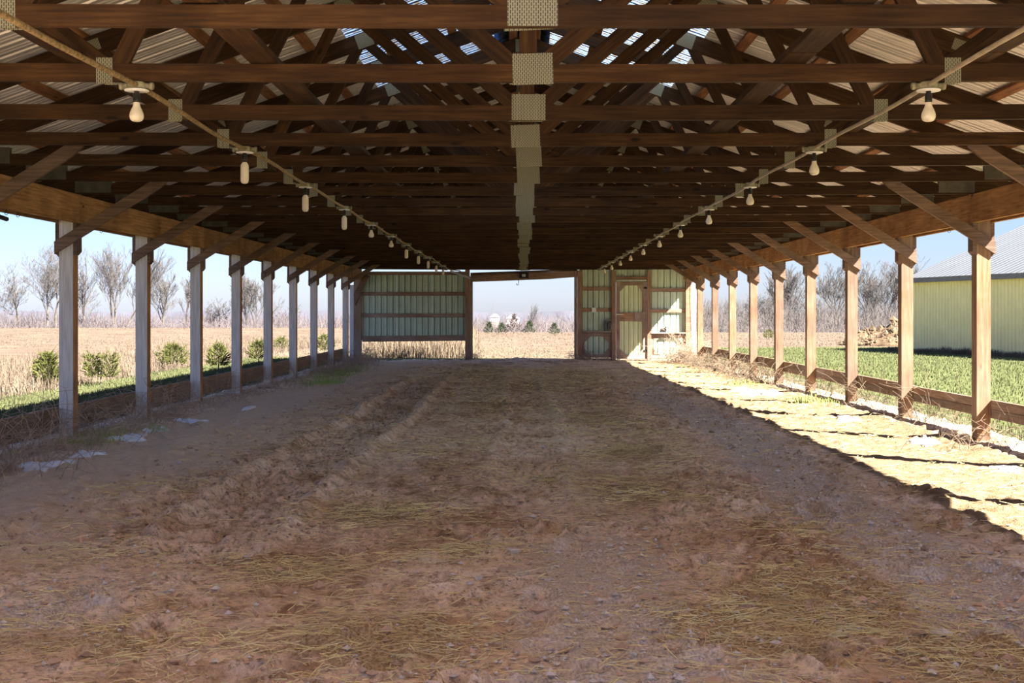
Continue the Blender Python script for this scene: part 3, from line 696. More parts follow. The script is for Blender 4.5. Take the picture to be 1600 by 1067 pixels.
for s, side in ((-1, 'left'), (1, 'right')):
    pts = []
    for i, y in enumerate(LAMPS_Y):
        if y > 33: continue
        x = s*(1.985 if s < 0 else 2.03); z = ZC-.018*(1-(x/4.7)**2)-.044
        tube = s < 0 and i in TUBE_L
        t = thing('pendant_lamp', f'{ORD[i]} bare {"tubular" if tube else "pear-shaped"} bulb from the camera in the {side} row under the trusses', 'lamp', (x, y, z), f'bare bulbs of the {side} row')
        M = Matrix.Translation((x, y, z))
        jb = link('junction_box', ME_BOX, t, M); link('cover_plate', ME_COV, jb, M)
        for r_ in (0, math.pi): link('connector', ME_CON, jb, M @ Matrix.Rotation(r_, 4, 'Z'))
        link('socket', ME_S, t, M)
        link('bulb', ME_T if tube else ME_A, t, M @ Matrix.Diagonal((1.06,1.06,1.12 if tube else 1.02,1)))
    # the conduit sags between its boxes
    pts = []; rs = np.random.RandomState(8+s); x = s*(1.975 if s < 0 else 2.02)
    yy = [2.2]+[y for y in LAMPS_Y if y < 33]+[33.6]
    z0 = ZC-.035
    for a, b2 in zip(yy[:-1], yy[1:]):
        kx, kz = rs.uniform(-.03,.03), rs.uniform(.0, .02)
        for u in np.linspace(0, 1, 9)[:-1]:
            pts.append((x+kx*math.sin(math.pi*u)+.012*math.sin(2*math.pi*u), a+(b2-a)*u, z0-kz*math.sin(math.pi*u)))
    pts.append((x, 33.6, z0))
    if s < 0: pts += [(-1.75, 33.9, ZC-.05), (-1.43, 34.28, wz(434))]
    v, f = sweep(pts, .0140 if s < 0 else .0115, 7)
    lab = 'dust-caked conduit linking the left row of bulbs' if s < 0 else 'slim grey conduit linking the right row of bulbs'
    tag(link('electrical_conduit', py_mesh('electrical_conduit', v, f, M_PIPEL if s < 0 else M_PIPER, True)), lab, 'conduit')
# eye hooks under the beams
ev, ef = sweep([(0,0,0),(0,0,-.025)]+[(.014*math.sin(u), 0, -.039+.014*math.cos(u)) for u in np.linspace(0, 6.0, 10)], .0028, 5)
ME_EYE = py_mesh('eye_hook', ev, ef, M_DARK)
for px, s, lab in ((10, -1, 'dark eye hook under the left beam, nearest the picture edge'), (28, -1, 'dark eye hook under the left beam, second from the picture edge'),
                   (158, -1, 'dark eye hook under the left beam beyond the first knee brace'), (1483, 1, 'dark eye hook under the right beam beside the first knee brace')):
    d = (4.50+s*.033)*F/abs(px-CX)
    tag(link('eye_hook', ME_EYE, None, Matrix.Translation((s*4.50, d, BB+.002))), lab, 'hook', 'eye hooks under the beams')
V, Fc = sweep([(-4.50, 10.035, 2.16), (-4.505, 10.40, 2.135), (-4.51, 10.72, 2.115), (-4.51, 10.725, 2.115)], [.020,.021,.020,.002], 7)
tag(link('iron_rod', py_mesh('iron_rod', V, Fc, M_DARK)), 'end of a dark rod under the left beam at the left picture edge', 'rod')
# ------------------------------------------------------------------ neighbouring yellow barn
A = Vector((13.75, 44.2, -.2)); B = Vector((15.35, 37.8, -.2)); wd_ = (B-A).normalized(); wn_ = Vector((-wd_.y, wd_.x, 0))   # wn_ points away from us
if wn_.x < 0: wn_ = -wn_
barn = thing('barn', 'yellow ribbed steel barn with grey metal roof beyond the right lawn', 'barn', A)
EV = 2.72; RISE = .41; HALF = 6.0
def frame_M(o, ex, ey, ez):
    M = Matrix((ex, ey, ez)).transposed().to_4x4(); M.translation = o; return M
def ribs(width, rib, rh, top=.03):
    pr = [(0,0)]; n = int(round(width/rib))
    for i in range(n): a = i*rib; pr += [(a+rib*.30,0),(a+rib*.42,rh),(a+rib*.58,rh),(a+rib*.70,0)]
    return pr+[(width,0)]
def rib_sheet(nm, width, length, mat, rib=.18, rh=.03):
    pr = ribs(width, rib, rh); k = len(pr)
    V = [(q, h, 0) for q, h in pr]+[(q, h, length) for q, h in pr]
    return py_mesh(nm, V, [(i, i+1, k+i+1, k+i) for i in range(k-1)], mat)
ME_BS = rib_sheet('wall_sheet', .90, EV, M_YELLOW); RL = HALF*math.sqrt(1+RISE*RISE)+.35
ME_BR = rib_sheet('roof_sheet', .90, RL, M_ROOFOUT, .30, .03)
NB = 24
for i in range(NB):
    o = A+wd_*(.9*i)
    link('wall_sheet', ME_BS, barn, frame_M(o, wd_, -wn_, Vector((0,0,1))))
    up = (wn_+Vector((0,0,RISE))).normalized(); out = wd_.cross(up); out = out if out.z > 0 else -out
    link('roof_sheet', ME_BR, barn, frame_M(o-wn_*.25+Vector((0,0,EV-.10)), wd_, out, up))
    dn = (wn_+Vector((0,0,-RISE))).normalized(); out2 = wd_.cross(dn); out2 = out2 if out2.z > 0 else -out2
    link('roof_sheet', ME_BR, barn, frame_M(o+wn_*HALF+Vector((0,0,EV+RISE*HALF)), wd_, out2, dn))
    link('wall_sheet', ME_BS, barn, frame_M(o+wn_*2*HALF, wd_, wn_, Vector((0,0,1))))
for i in range(12):                                   # far gable, sheet by sheet
    a, b2 = i, i+1; za = EV+RISE*min(a, 12-a); zb2 = EV+RISE*min(b2, 12-b2); o = A
    V = [A+wn_*a, A+wn_*(b2-.004), A+wn_*(b2-.004)+Vector((0,0,zb2)), A+wn_*a+Vector((0,0,za))]
    V = [q_-A for q_ in V]; V += [q_-wd_*.02 for q_ in V]
    link('gable_sheet', py_mesh('gable_sheet', V, BOXF, M_YELLOW), barn, Matrix.Translation(A))
timber('eave_trim', A-wn_*.30+Vector((0,0,EV-.11))-wd_*.2, A-wn_*.30+Vector((0,0,EV-.11))+wd_*21.6, .17, .05, M_DARK if False else plain('eave_trim_paint', (.17,.155,.15), .7), barn)

# ------------------------------------------------------------------ bare trees
def tree_segments(seed, H, spread=.5, stems=1, depth=6, lean=0, tall=1.0):
    r = random.Random(seed); seg = []
    def grow(p, d, Ln, rad, lev):
        n = 3 if lev < 2 else 2; q = Vector(p); dr = Vector(d)
        for i in range(n):
            dr = (dr+Vector((r.gauss(0,.10), r.gauss(0,.10), r.gauss(0,.05)+.035))).normalized()
            q2 = q+dr*(Ln/n); r2 = rad*(1-.36*(i+1)/n); seg.append((q.copy(), q2.copy(), rad*(1-.36*i/n), r2, lev)); q = q2
            if lev < depth and (i > 0 or lev > 0) :
                for _ in range(r.choice((1,1,2)) if lev < 3 else 1):
                    ax = Vector((r.gauss(0,1), r.gauss(0,1), 0)).normalized()
                    nd = (dr*(1-spread*.55)+ax*spread*r.uniform(.6,1.2)+Vector((0,0,.12*tall))).normalized()
                    grow(q, nd, Ln*r.uniform(.50,.72), max(r2*r.uniform(.45,.65), .004*H/10), lev+1)
        if lev < depth:
            nd = (dr+Vector((r.gauss(0,.2), r.gauss(0,.2), .05))).normalized()
            grow(q, nd, Ln*r.uniform(.6,.75), r2*.9, lev+1)
    for k in range(stems):
        a = 6.28*k/stems+r.random(); off = Vector((math.cos(a), math.sin(a), 0))*(.12*H*.2 if stems > 1 else 0)
        grow(off, Vector((math.cos(a)*.16*(stems > 1)+lean, math.sin(a)*.1*(stems > 1), 1)).normalized(), H*.36, H*.019/(stems**.4), 0)
    zmax = max(s_[1].z for s_ in seg); k = H/zmax
    return [(a*k, b*k, c*k, e*k, lv) for a, b, c, e, lv in seg]
def bare_tree(px, ytop, d, label, seed, base=None, group='bare trees beyond the field', **kw):
    x = CAMX+(px-CX)*d/F; zt = CH-(ytop-CY)*d/F; zb = float(ground_h(np.array([x]), np.array([d]))[0])-.1 if base is None else base
    seg = tree_segments(seed, zt-zb, **kw)
    t = thing('bare_tree', label, 'tree', (x, d, zb), group)
    for nm, sel, mat, n in (('trunk', [s_ for s_ in seg if s_[4] == 0], M_BARK, 7), ('branches', [s_ for s_ in seg if s_[4] > 0], M_TWIG, 3)):
        rmin = .0075*d/100
        V, Fc = tubes([tuple(s_[0]) for s_ in sel], [tuple(s_[1]) for s_ in sel], [max(s_[2], rmin) for s_ in sel], [max(s_[3], rmin*.8) for s_ in sel], n)
        link(nm, np_mesh(nm, V, Fc, mat), t, Matrix.Translation((x, d, zb)))
bare_tree(-12, 385, 100, 'spreading bare tree cut by the left edge of the picture', 11, spread=.75)
bare_tree(36, 405, 104, 'small crooked bare tree near the left picture edge', 12, spread=.7, lean=-.12)
bare_tree(82, 378, 98, 'pale-trunked bare tree just left of the first left post', 13, spread=.62, stems=2)
bare_tree(136, 385, 112, 'slender bare tree just right of the first left post', 14, spread=.5)
bare_tree(186, 376, 104, 'tall upright bare tree between the first and second left posts', 15, spread=.42, stems=3, tall=2)
bare_tree(257, 414, 108, 'fan-shaped bare tree right of the second left post', 16, spread=.5, tall=1.5)
bare_tree(287, 425, 105, 'thin bare tree left of the third left post', 17, spread=.4, tall=1.5)
bare_tree(342, 462, 112, 'low bare bushy tree between third and fourth left posts', 18, spread=.8)
bare_tree(394, 416, 110, 'upright bare tree right of the fourth left post', 19, spread=.4, stems=2, tall=1.6)
bare_tree(446, 462, 130, 'small far bare tree between fifth and sixth left posts', 20, spread=.8)
bare_tree(1388, 398, 100, 'dense bare tree left of the second right post', 31, spread=.55, stems=3, tall=1.2)
bare_tree(1362, 405, 103, 'slimmer bare tree beside the third right post, left of the densest tree', 32, spread=.5, stems=2)
bare_tree(1302, 400, 98, 'tall forked bare tree between the third and fourth right posts', 33, spread=.5, stems=2, tall=1.4)
bare_tree(1246, 445, 105, 'bushy bare tree between the fourth and fifth right posts', 34, spread=.8)
bare_tree(1228, 412, 110, 'fan of steep bare branches right of the fifth right post', 35, spread=.35, stems=2, tall=2)
bare_tree(1192, 450, 100, 'low bushy bare tree between the fifth and sixth right posts', 36, spread=.8, stems=2)
bare_tree(1160, 470, 108, 'low bare tree between the sixth and seventh right posts', 37, spread=.8)
bare_tree(1104, 470, 106, 'thin leaning bare tree between the far right posts', 38, spread=.6, lean=.2)
bare_tree(824, 472, 112, 'thin leaning bare sapling seen through the open doorway', 39, spread=.18, depth=4, lean=.18, tall=2)

# thicket of leafless brush in the dip behind the field
def thicket(name, n, x0, x1, y0, y1, h0, h1, mat, label, seed, r0=.018, zoff=0, base=None):
    q = np.random.RandomState(seed); x = q.uniform(x0, x1, n)*1.0; y = q.uniform(y0, y1, n)
    keep = np.abs(x) < y*.5; x, y = x[keep], y[keep]; n = len(x)
    z = ground_h(x, y)+zoff if base is None else np.full(n, base)
    P0 = np.stack([x, y, z], 1); d = np.stack([q.normal(0,.28,n), q.normal(0,.2,n), np.ones(n)], 1)
    h = np.maximum(.4, h0+(h1-h0)*q.rand(n)**1.6+1.2*fbm(x, y, 14, 2, 5)-z)
    P1 = P0+d*h[:,None]; ph = P0+(P1-P0)*q.uniform(.3, .7, n)[:,None]
    sd = np.stack([q.normal(0,.5,n), q.normal(0,.4,n), np.abs(q.normal(.7,.3,n))], 1); P2 = ph+sd*(h*.45)[:,None]
    r = np.full(n, r0)
    V1, F1 = tubes(P0, P1, r, r*.4, 3); V2, F2 = tubes(ph, P2, r*.7, r*.3, 3)
    return tag(link(name, np_mesh(name, np.concatenate([V1,V2]), np.concatenate([F1, F2+len(V1)]), mat)), label, 'brush', None, 'stuff')
thicket('brush_thicket', 26000, -60, 60, 85, 135, -.6, 1.15, M_THICK, 'hazy grey-brown thicket of leafless brush behind the field', 4, .022)
thicket('brush_thicket', 9000, 12, 60, 84, 120, .2, 2.3, M_TWIG, 'darker leafless brush behind the right side of the field', 6, .022)
# far wooded rise
def far_ridge(d, h0, amp, name, label, seed, x0=-900, x1=900):
    q = np.random.RandomState(seed); xs = np.arange(x0, x1, d*.004); n = len(xs)
    top = h0+amp*(fbm(xs, xs*0+seed, d*.12, 3, seed))+amp*.55*fbm(xs, xs*0, d*.012, 3, seed+3)
    V = []; 
    for dy, zt in ((0, None), (d*.25, None)):
        pass
    V = np.concatenate([np.stack([xs, np.full(n, d), np.full(n, -14.)], 1), np.stack([xs, np.full(n, d+d*.02), top], 1), np.stack([xs, np.full(n, d*1.3), top*.8-4], 1)])
    i = np.arange(n-1); f = np.concatenate([np.stack([i, i+1, n+i+1, n+i], 1), np.stack([n+i, n+i+1, 2*n+i+1, 2*n+i], 1)])
    struct(link(name, np_mesh(name, V, f, M_WOODS)), label)
far_ridge(950, 2.2, 3.6, 'wooded_ridge', 'low blue-grey wooded ridge on the horizon', 9)
far_ridge(660, -2.6, 4.2, 'wooded_slope', 'grey-brown wooded slope below the ridge', 14)

# ------------------------------------------------------------------ conifers and shrubs
def conifer_mesh(seed, H, R, n, shape):
    q = np.random.RandomState(seed); P0, P1, R0, R1 = [], [], [], []
    for i in range(n):
        a = q.rand()*6.283; u = q.rand()
        if shape == 'bush':
            z = H*(.18+.75*u); rr = R*math.sin(math.pi*min(1, .22+.75*u))*q.uniform(.25, 1.0)
        elif shape == 'fork':
            z = H*(.28+.65*u); c = (-.45*R if a < 3.14 else .55*R); rr = R*.48*q.uniform(.2, 1.0); 
        else: z = H*(.10+.9*u); rr = R*(1.02-u)*q.uniform(.3, 1.0)
        ox = (c if shape == 'fork' else 0); b = q.rand()*6.283
        p = np.array([ox+rr*math.cos(b), rr*math.sin(b), z]); d = np.array([math.cos(b)*.8, math.sin(b)*.8, .75])+q.normal(0,.25,3)
        ln = q.uniform(.07, .16)*(H/1.1)**.6; P0.append(p); P1.append(p+d*ln); R0.append(.014*(H/1.1)**.6); R1.append(.003)
        for k in range(3):
            e = d+q.normal(0,.6,3); P0.append(p+d*ln*q.uniform(.1,.7)); P1.append(P0[-1]+e*ln*.55); R0.append(.009*(H/1.1)**.6); R1.append(.002)
    return tubes(P0, P1, R0, R1, 3)
def conifer(px, ybase, d, H, R, label, seed, shape='bush', mat=M_NEEDLE, n=500, group='young evergreens along the left field edge', zb=None, name='evergreen_shrub'):
    x = CAMX+(px-CX)*d/F; z = float(ground_h(np.array([x]), np.array([d]))[0]) if zb is None else zb
    t = thing(name, label, 'shrub' if name == 'evergreen_shrub' else 'tree', (x, d, z), group); M = Matrix.Translation((x, d, z))
    V, Fc = conifer_mesh(seed, H, R, n, shape); link('foliage', np_mesh('foliage', V, Fc, mat), t, M)
    v, f = sweep([(0,0,-.1), (.01,0,H*.45), (0,0,H*.85)], [.03*H, .02*H, .006*H], 6); link('trunk', py_mesh('trunk', v, f, M_BARK), t, M)
conifer(74, 603, 22.0, .66, .24, 'round young evergreen left of the first left post', 1, 'bush', n=420)
conifer(157, 600, 23.0, .62, .30, 'forked sparse young evergreen right of the first left post', 2, 'fork', n=300)
conifer(271, 572, 30.0, .62, .40, 'low wide young evergreen between second and third left posts', 3, 'bush', n=420)
conifer(341, 575, 29.5, .62, .28, 'rounded young evergreen between third and fourth left posts', 4, 'bush', n=360)
conifer(404, 566, 34.0, .62, .30, 'young evergreen half hidden by the fifth left post', 5, 'bush', n=320)
conifer(507, 552, 41.0, .66, .34, 'young evergreen between the seventh and eighth left posts', 6, 'bush', n=300)
conifer(440, 560, 44.0, .5, .3, 'small young evergreen between the fifth and sixth left posts', 16, 'bush', n=220)
conifer(706, 548, 44.0, .72, .22, 'young evergreen seen under the green wall panel beside the doorway', 7, 'bush', n=220)
conifer(1201, 527, 62.0, .5, .32, 'small evergreen bush in the field between far right posts', 17, 'bush', n=200, group='small evergreens in the far field')
for i, (px, top, bot, R) in enumerate([(764, 504, 520, .42), (784, 505, 520, .40), (803, 492, 520, .55), (827, 503, 519, .46), (866, 506, 523, .48)]):
    d = 76.0-(3 if i == 4 else 0); x = CAMX+(px-CX)*d/F; zg = float(ground_h(np.array([x]), np.array([d]))[0])
    conifer(px, bot, d, (CH-(top-CY)*d/F)-zg, R, f'{ORD[i]} small conifer from the left seen through the open doorway', 20+i, 'cone', M_NEEDLED if i != 2 else M_THICK, 300, 'small conifers seen through the doorway', zg, 'small_conifer')

# far white farm buildings
for (px, py, d, wd2, hh, lab) in ((773, 499, 600, 2.2, 2.2, 'small white farm building far off left of the conifers, seen through the doorway'), (801, 501.5, 600, 3.3, 2.4, 'larger white farm house far off in the middle of the doorway view')):
    o = W(px, py, d); t = thing('farm_building', lab, 'building', o, 'white farm buildings on the horizon'); M = Matrix.Translation(o)
    link('walls', box_mesh(wd2*2, 8, hh*1.1, M_WHITE), t, Matrix.Translation(o+Vector((0,4,hh*.0))))
    prism_xz('roof', [(o.x-wd2*1.08, o.z+hh*.5), (o.x+wd2*1.08, o.z+hh*.5), (o.x+wd2*.25, o.z+hh*1.25), (o.x-wd2*.25, o.z+hh*1.25)], o.y-.4, o.y+8.4, M_PALE, t)
    prism_xz('foundation', [(o.x-wd2, o.z-9), (o.x+wd2, o.z-9), (o.x+wd2, o.z-hh*.56), (o.x-wd2, o.z-hh*.56)], o.y+.1, o.y+7.9, M_CONC, t)
# compost heap
q = np.random.RandomState(12); na, nr = 90, 34; V = []
ga, gu = np.meshgrid(np.arange(na)*2*np.pi/na, np.arange(nr+1)/nr); xx, yy_ = gu*np.cos(ga)*2.3, gu*np.sin(ga)*1.9
zz = 1.0*(1-gu)**.75*(1+.2*np.cos(ga))+(.55*fbm(xx+9, yy_, .6, 3, 61)+.22*fbm(xx, yy_, .16, 2, 63))*(1-gu**3); zz = np.where(gu < 1, np.maximum(zz, -.05), -.15)
V = np.stack([xx, yy_, zz], 2).reshape(-1,3)
Fc = [(i*na+j, i*na+(j+1)%na, (i+1)*na+(j+1)%na, (i+1)*na+j) for i in range(nr) for j in range(na)]
hp = W(1396, 548, 52); zg = float(ground_h(np.array([hp.x]), np.array([52.]))[0])
heap = thing('compost_heap', 'brown lumpy heap of compost on the lawn left of the yellow barn', 'heap', (hp.x, 52, zg)); HM = Matrix.Translation((hp.x, 52, zg))
link('mound', py_mesh('mound', V, Fc, M_HEAP), heap, HM)
k = 1500; ii = q.randint(0, len(V)-na, k); s_ = q.gamma(2, .022, k)+.012
OCT = np.array([(1,0,0),(-1,0,0),(0,1,0),(0,-1,0),(0,0,1),(0,0,-1)], float); OF = np.array([(0,2,4),(2,1,4),(1,3,4),(3,0,4),(2,0,5),(1,2,5),(3,1,5),(0,3,5)])
Vp = (OCT[None]*s_[:,None,None]*q.uniform(.6,1.3,(k,6,1))+V[ii][:,None,:]).reshape(-1,3)
o = link('lumps', np_mesh('lumps', Vp, (OF[None]+(np.arange(k)*6)[:,None,None]).reshape(-1,3), plain('compost_lumps', (.17,.12,.075), .95, 0, .5, 1.5, .1)), heap, HM); o['kind'] = 'stuff'

# ------------------------------------------------------------------ grass, reeds, weeds
def blades(name, x, y, z, h, lean, wdt, mat, label, cat, seed):
    q = np.random.RandomState(seed); n = len(x); a = q.rand(n)*6.283; b = q.rand(n)*6.283; l_ = lean*np.abs(q.normal(0,1,n))
    P = np.stack([x, y, z], 1); wv = np.stack([np.cos(a), np.sin(a), a*0], 1)*(wdt*q.uniform(.6,1.3,n))[:,None]*.5
    mid = P+np.stack([np.cos(b)*l_*h*.35, np.sin(b)*l_*h*.35, h*.6], 1); tip = P+np.stack([np.cos(b)*l_*h, np.sin(b)*l_*h, h*np.maximum(.35, 1-.35*l_)], 1)
    V = np.stack([P-wv, P+wv, mid+wv*.8, mid-wv*.8, tip], 1).reshape(-1,3); i = np.arange(n)*5
    f = np.concatenate([np.stack([i, i+1, i+2], 1), np.stack([i, i+2, i+3], 1), np.stack([i+3, i+2, i+4], 1)])
    return tag(link(name, np_mesh(name, V, f, mat)), label, cat, None, 'stuff')
q = np.random.RandomState(44)
n = 80000; x = q.uniform(-8.4, -4.75, n); y = 8+q.rand(n)**1.3*30; blades('lawn_grass', x, y, ground_h(x, y)-.01+(.10*(1-sstep(4.7,5.4,np.abs(x)))), q.uniform(.04,.10,n), .5, .010, M_GRASS, 'short green grass along the left side of the shed', 'grass', 1)
n = 70000; x = 4.75+q.rand(n)**1.2*9; y = 9+q.rand(n)**1.2*38; kp = x < y*.46; x, y = x[kp], y[kp]; n = len(x)
blades('lawn_grass', x, y, ground_h(x, y)-.01+(.10*(1-sstep(4.7,5.4,np.abs(x)))), q.uniform(.04,.09,n), .5, .012, M_GRASS, 'green lawn grass between the shed and the yellow barn', 'grass', 2)
n = 42000; x = -8.2-q.rand(n)**1.3*6; y = 12+q.rand(n)*46; kp = np.abs(x) < y*.5; x, y = x[kp], y[kp]; n = len(x); kk = fbm(x, y, 2.0, 2, 33)+.5
blades('dry_grass', x, y, ground_h(x, y)-.02, q.uniform(.10,.42,n)*(.3+kk), .55, .012, M_DRYG, 'pale dry grass along the left field edge', 'grass', 3)
n = 26000; x = q.uniform(-9, 6, n); y = 37.9+q.rand(n)**1.4*10; kp = (x < -1.3) | (y > 38); x, y = x[kp], y[kp]; n = len(x)
blades('dry_grass', x, y, ground_h(x, y)-.02, np.where((x < -1.6) & (x > -4.9), q.uniform(.35, 1.15, n), q.uniform(.03, .08, n)), .22, .014, M_REED, 'tall pale dry reeds behind the left back wall', 'reeds', 4)
n = 9000; o1 = A+wd_*q.uniform(-.4, 12, 1)[0]
tt = q.uniform(-.5, 12, n); x = A.x+wd_.x*tt-wn_.x*q.uniform(.05,.5,n); y = A.y+wd_.y*tt-wn_.y*q.uniform(.05,.5,n)
blades('dry_grass', x, y, ground_h(x, y)-.02, q.uniform(.06,.26,n)*(.4+1.2*(fbm(x, y, .8, 2, 3)+.5)), .5, .014, M_DRYG, 'fringe of dry grass at the foot of the yellow barn', 'grass', 5)
# field stubble and clods
n = 42000; d = 46+q.rand(n)**.8*38; x = q.uniform(-.5, .5, n)*d; d2 = d
blades('field_stubble', x, d2, ground_h(x, d2)-.02, q.uniform(.03,.09,n), .9, .03, M_DRYG, 'pale stubble scattered over the tan field', 'stubble', 6)
def clumps(name, spots, mat, label, seed, cat='grass'):
    q = np.random.RandomState(seed); X, Y = [], []
    for cx_, cy_, sx, sy, k in spots: X.append(q.normal(cx_, sx, k)); Y.append(q.normal(cy_, sy, k))
    X, Y = np.concatenate(X), np.concatenate(Y); n = len(X)
    return blades(name, X, Y, floor_at(X, Y)-.01, q.uniform(.04,.12,n), .6, .007, mat, label, cat, seed)
clumps('green_tufts', [(-4.0, 27.0, .22, 1.6, 2200), (-3.75, 23.2, .2, .7, 900), (-4.25, 12.2, .12, .35, 500), (-4.0, 13.4, .06, .1, 130), (4.1, 17.6, .15, .5, 400), (3.95, 22, .15, .6, 300)], plain('tuft_grass', (.36,.44,.13), .8, 0, .35, 3, .2), 'green grass tufts at the edge of the dirt floor', 7)

def weeds(name, spots, mat, label, seed, r=.0035, hmax=.55, droop=.8, cat='weeds'):
    """arching dead stems with side twigs"""
    q = np.random.RandomState(seed); P0, P1, R0, R1 = [], [], [], []
    for cx_, cy_, sx, sy, k, hm in spots:
        for i in range(k):
            p = np.array([q.normal(cx_, sx), q.normal(cy_, sy), 0]); p[2] = float(floor_at(p[0], p[1]))-.01
            a = q.rand()*6.283; d = np.array([math.cos(a)*.6, math.sin(a)*.6, q.uniform(.5, 1.3)]); ln = hm*q.uniform(.35, 1)/4
            for j in range(5):
                p2 = p+d/np.linalg.norm(d)*ln; p2[2] = max(p2[2], .01+float(floor_at(p2[0], p2[1]))); P0.append(p); P1.append(p2); R0.append(r*(1-.13*j)); R1.append(r*(.87-.13*j))
                if q.rand() < .55:
                    e = d+q.normal(0,.7,3); e[2] = abs(e[2])*.6; P0.append(p2); P1.append(p2+e/np.linalg.norm(e)*ln*1.1); R0.append(r*.6); R1.append(r*.3)
                d = d+q.normal(0,.22,3); d[2] -= droop*.45; p = p2
    V, Fc = tubes(P0, P1, R0, R1, 4); return tag(link(name, np_mesh(name, V, Fc, mat)), label, cat, None, 'stuff')
spL = [(-4.25, yy, .22, .45, 34, .85) for yy in (9.6, 10.4, 11.1, 11.8)]+[(-4.35, 14.2, .18, .35, 60, .8), (-4.4, 15.6, .15, .3, 26, .6), (-4.2, 13.0, .2, .5, 26, .6)]+[(-4.3, yy, .18, .6, 16, .55) for yy in np.arange(16.5, 26, 1.2)]+[(-4.2, yy, .22, .7, 42, .65) for yy in np.arange(26, 33.5, 1.0)]
weeds('dry_weeds', spL, M_STEM, 'tangled dry vine stems along the foot of the left posts', 8)
spR = [(4.45, 11.6, .15, .45, 22, .6), (4.55, 14.0, .10, .4, 40, .7), (4.55, 16.4, .10, .35, 30, .7), (4.5, 18.6, .12, .5, 36, .6), (4.4, 20.8, .15, .5, 30, .55), (4.1, 11.4, .25, .3, 12, .45)]
weeds('dry_weeds', spR, M_REED, 'pale dry stems draped on the low right boards', 9)
weeds('dry_weeds', [(4.4, yy, .16, .6, 60, .62) for yy in np.arange(22.5, 33, 1.1)], M_REED, 'thick dry brambles between the far right posts', 10, .004)
weeds('dry_weed_clump', [(4.40, 33.2, .10, .30, 150, .95), (4.12, 33.7, .10, .2, 45, 1.0)], M_STEM, 'tall clump of dead weeds in the far right corner', 11, .006, droop=.45)
weeds('dry_weeds', [(-1.45, 34.3, .12, .15, 50, .5), (1.65, 34.2, .15, .2, 60, .45), (-4.3, 34.0, .15, .2, 60, .6), (2.4, 34.1, .5, .12, 60, .25)], M_STEM, 'short dead weeds at the foot of the back wall', 12, .005)

# ------------------------------------------------------------------ straw, gravel, stones, snow
q = np.random.RandomState(77); PX, PY = [], []
for (a, c, sx, sy, k) in STRAW:
    m = int(1350*k*math.sqrt(sx*sy)*(1.6 if c < 10 else 1.6)); PX.append(q.normal(a, sx*.7, m)); PY.append(q.normal(c, sy*.75, m))
m = 11000; dd = 4.0+q.rand(m)**1.7*26; PX.append(q.uniform(-3.0, 2.8, m)); PY.append(dd)
X, Y = np.concatenate(PX), np.concatenate(PY); kp = (np.abs(X) < 4.2) & (Y > 3.4) & (Y < 34); X, Y = X[kp], Y[kp]; n = len(X)
a = q.rand(n)*6.283; ln = q.gamma(2.2, .024, n)+.012; dz = q.normal(0, .10, n)
Z = floor_at(X, Y)+.012+np.abs(dz)*ln*.5; D = np.stack([np.cos(a)*ln/2, np.sin(a)*ln/2, dz*ln/2], 1); C = np.stack([X, Y, Z], 1)
bend = np.stack([np.sin(a)*ln*.05, -np.cos(a)*ln*.05, ln*.03], 1)*q.normal(0,1,n)[:,None]
rr = q.uniform(.0010, .0021, n)*(1+.045*np.maximum(0, Y-6))
V1, F1 = tubes(C-D, C+bend, rr, rr, 3); V2, F2 = tubes(C+bend, C+D, rr, rr*.8, 3)
tag(link('straw', np_mesh('straw', np.concatenate([V1,V2]), np.concatenate([F1, F2+len(V1)]), M_STRAW)), 'loose golden straw strewn over the dirt floor', 'straw', None, 'stuff')
# gravel
OCT = np.array([(1,0,0),(-1,0,0),(0,1,0),(0,-1,0),(0,0,1),(0,0,-1)], float); OF = np.array([(0,2,4),(2,1,4),(1,3,4),(3,0,4),(2,0,5),(1,2,5),(3,1,5),(0,3,5)])
m = 26000; X = q.uniform(-3, 3.1, m); Y = 4.0+q.rand(m)**1.6*20; gm = masks(X, Y)[0]; kp = q.rand(m) < (.04+1.1*gm); X, Y = X[kp], Y[kp]; n = len(X)
s_ = q.gamma(2.2, .0030, n)+.003; ang = q.rand(n)*6.283; sc3 = np.stack([s_*q.uniform(.7,1.3,n), s_*q.uniform(.7,1.3,n), s_*q.uniform(.4,.8,n)], 1)
Vp = OCT[None]*sc3[:,None,:]*q.uniform(.75,1.2,(n,6,1)); c_, s2 = np.cos(ang)[:,None], np.sin(ang)[:,None]
Vx = Vp[:,:,0]*c_-Vp[:,:,1]*s2; Vy = Vp[:,:,0]*s2+Vp[:,:,1]*c_
Vp = np.stack([Vx+X[:,None], Vy+Y[:,None], Vp[:,:,2]+(floor_at(X, Y)+s_*.25+.004)[:,None]], 2).reshape(-1,3)
Fp = (OF[None]+(np.arange(n)*6)[:,None,None]).reshape(-1,3)
tag(link('gravel', np_mesh('gravel', Vp, Fp, M_STONE)), 'grey gravel scattered in the dirt', 'gravel', None, 'stuff')
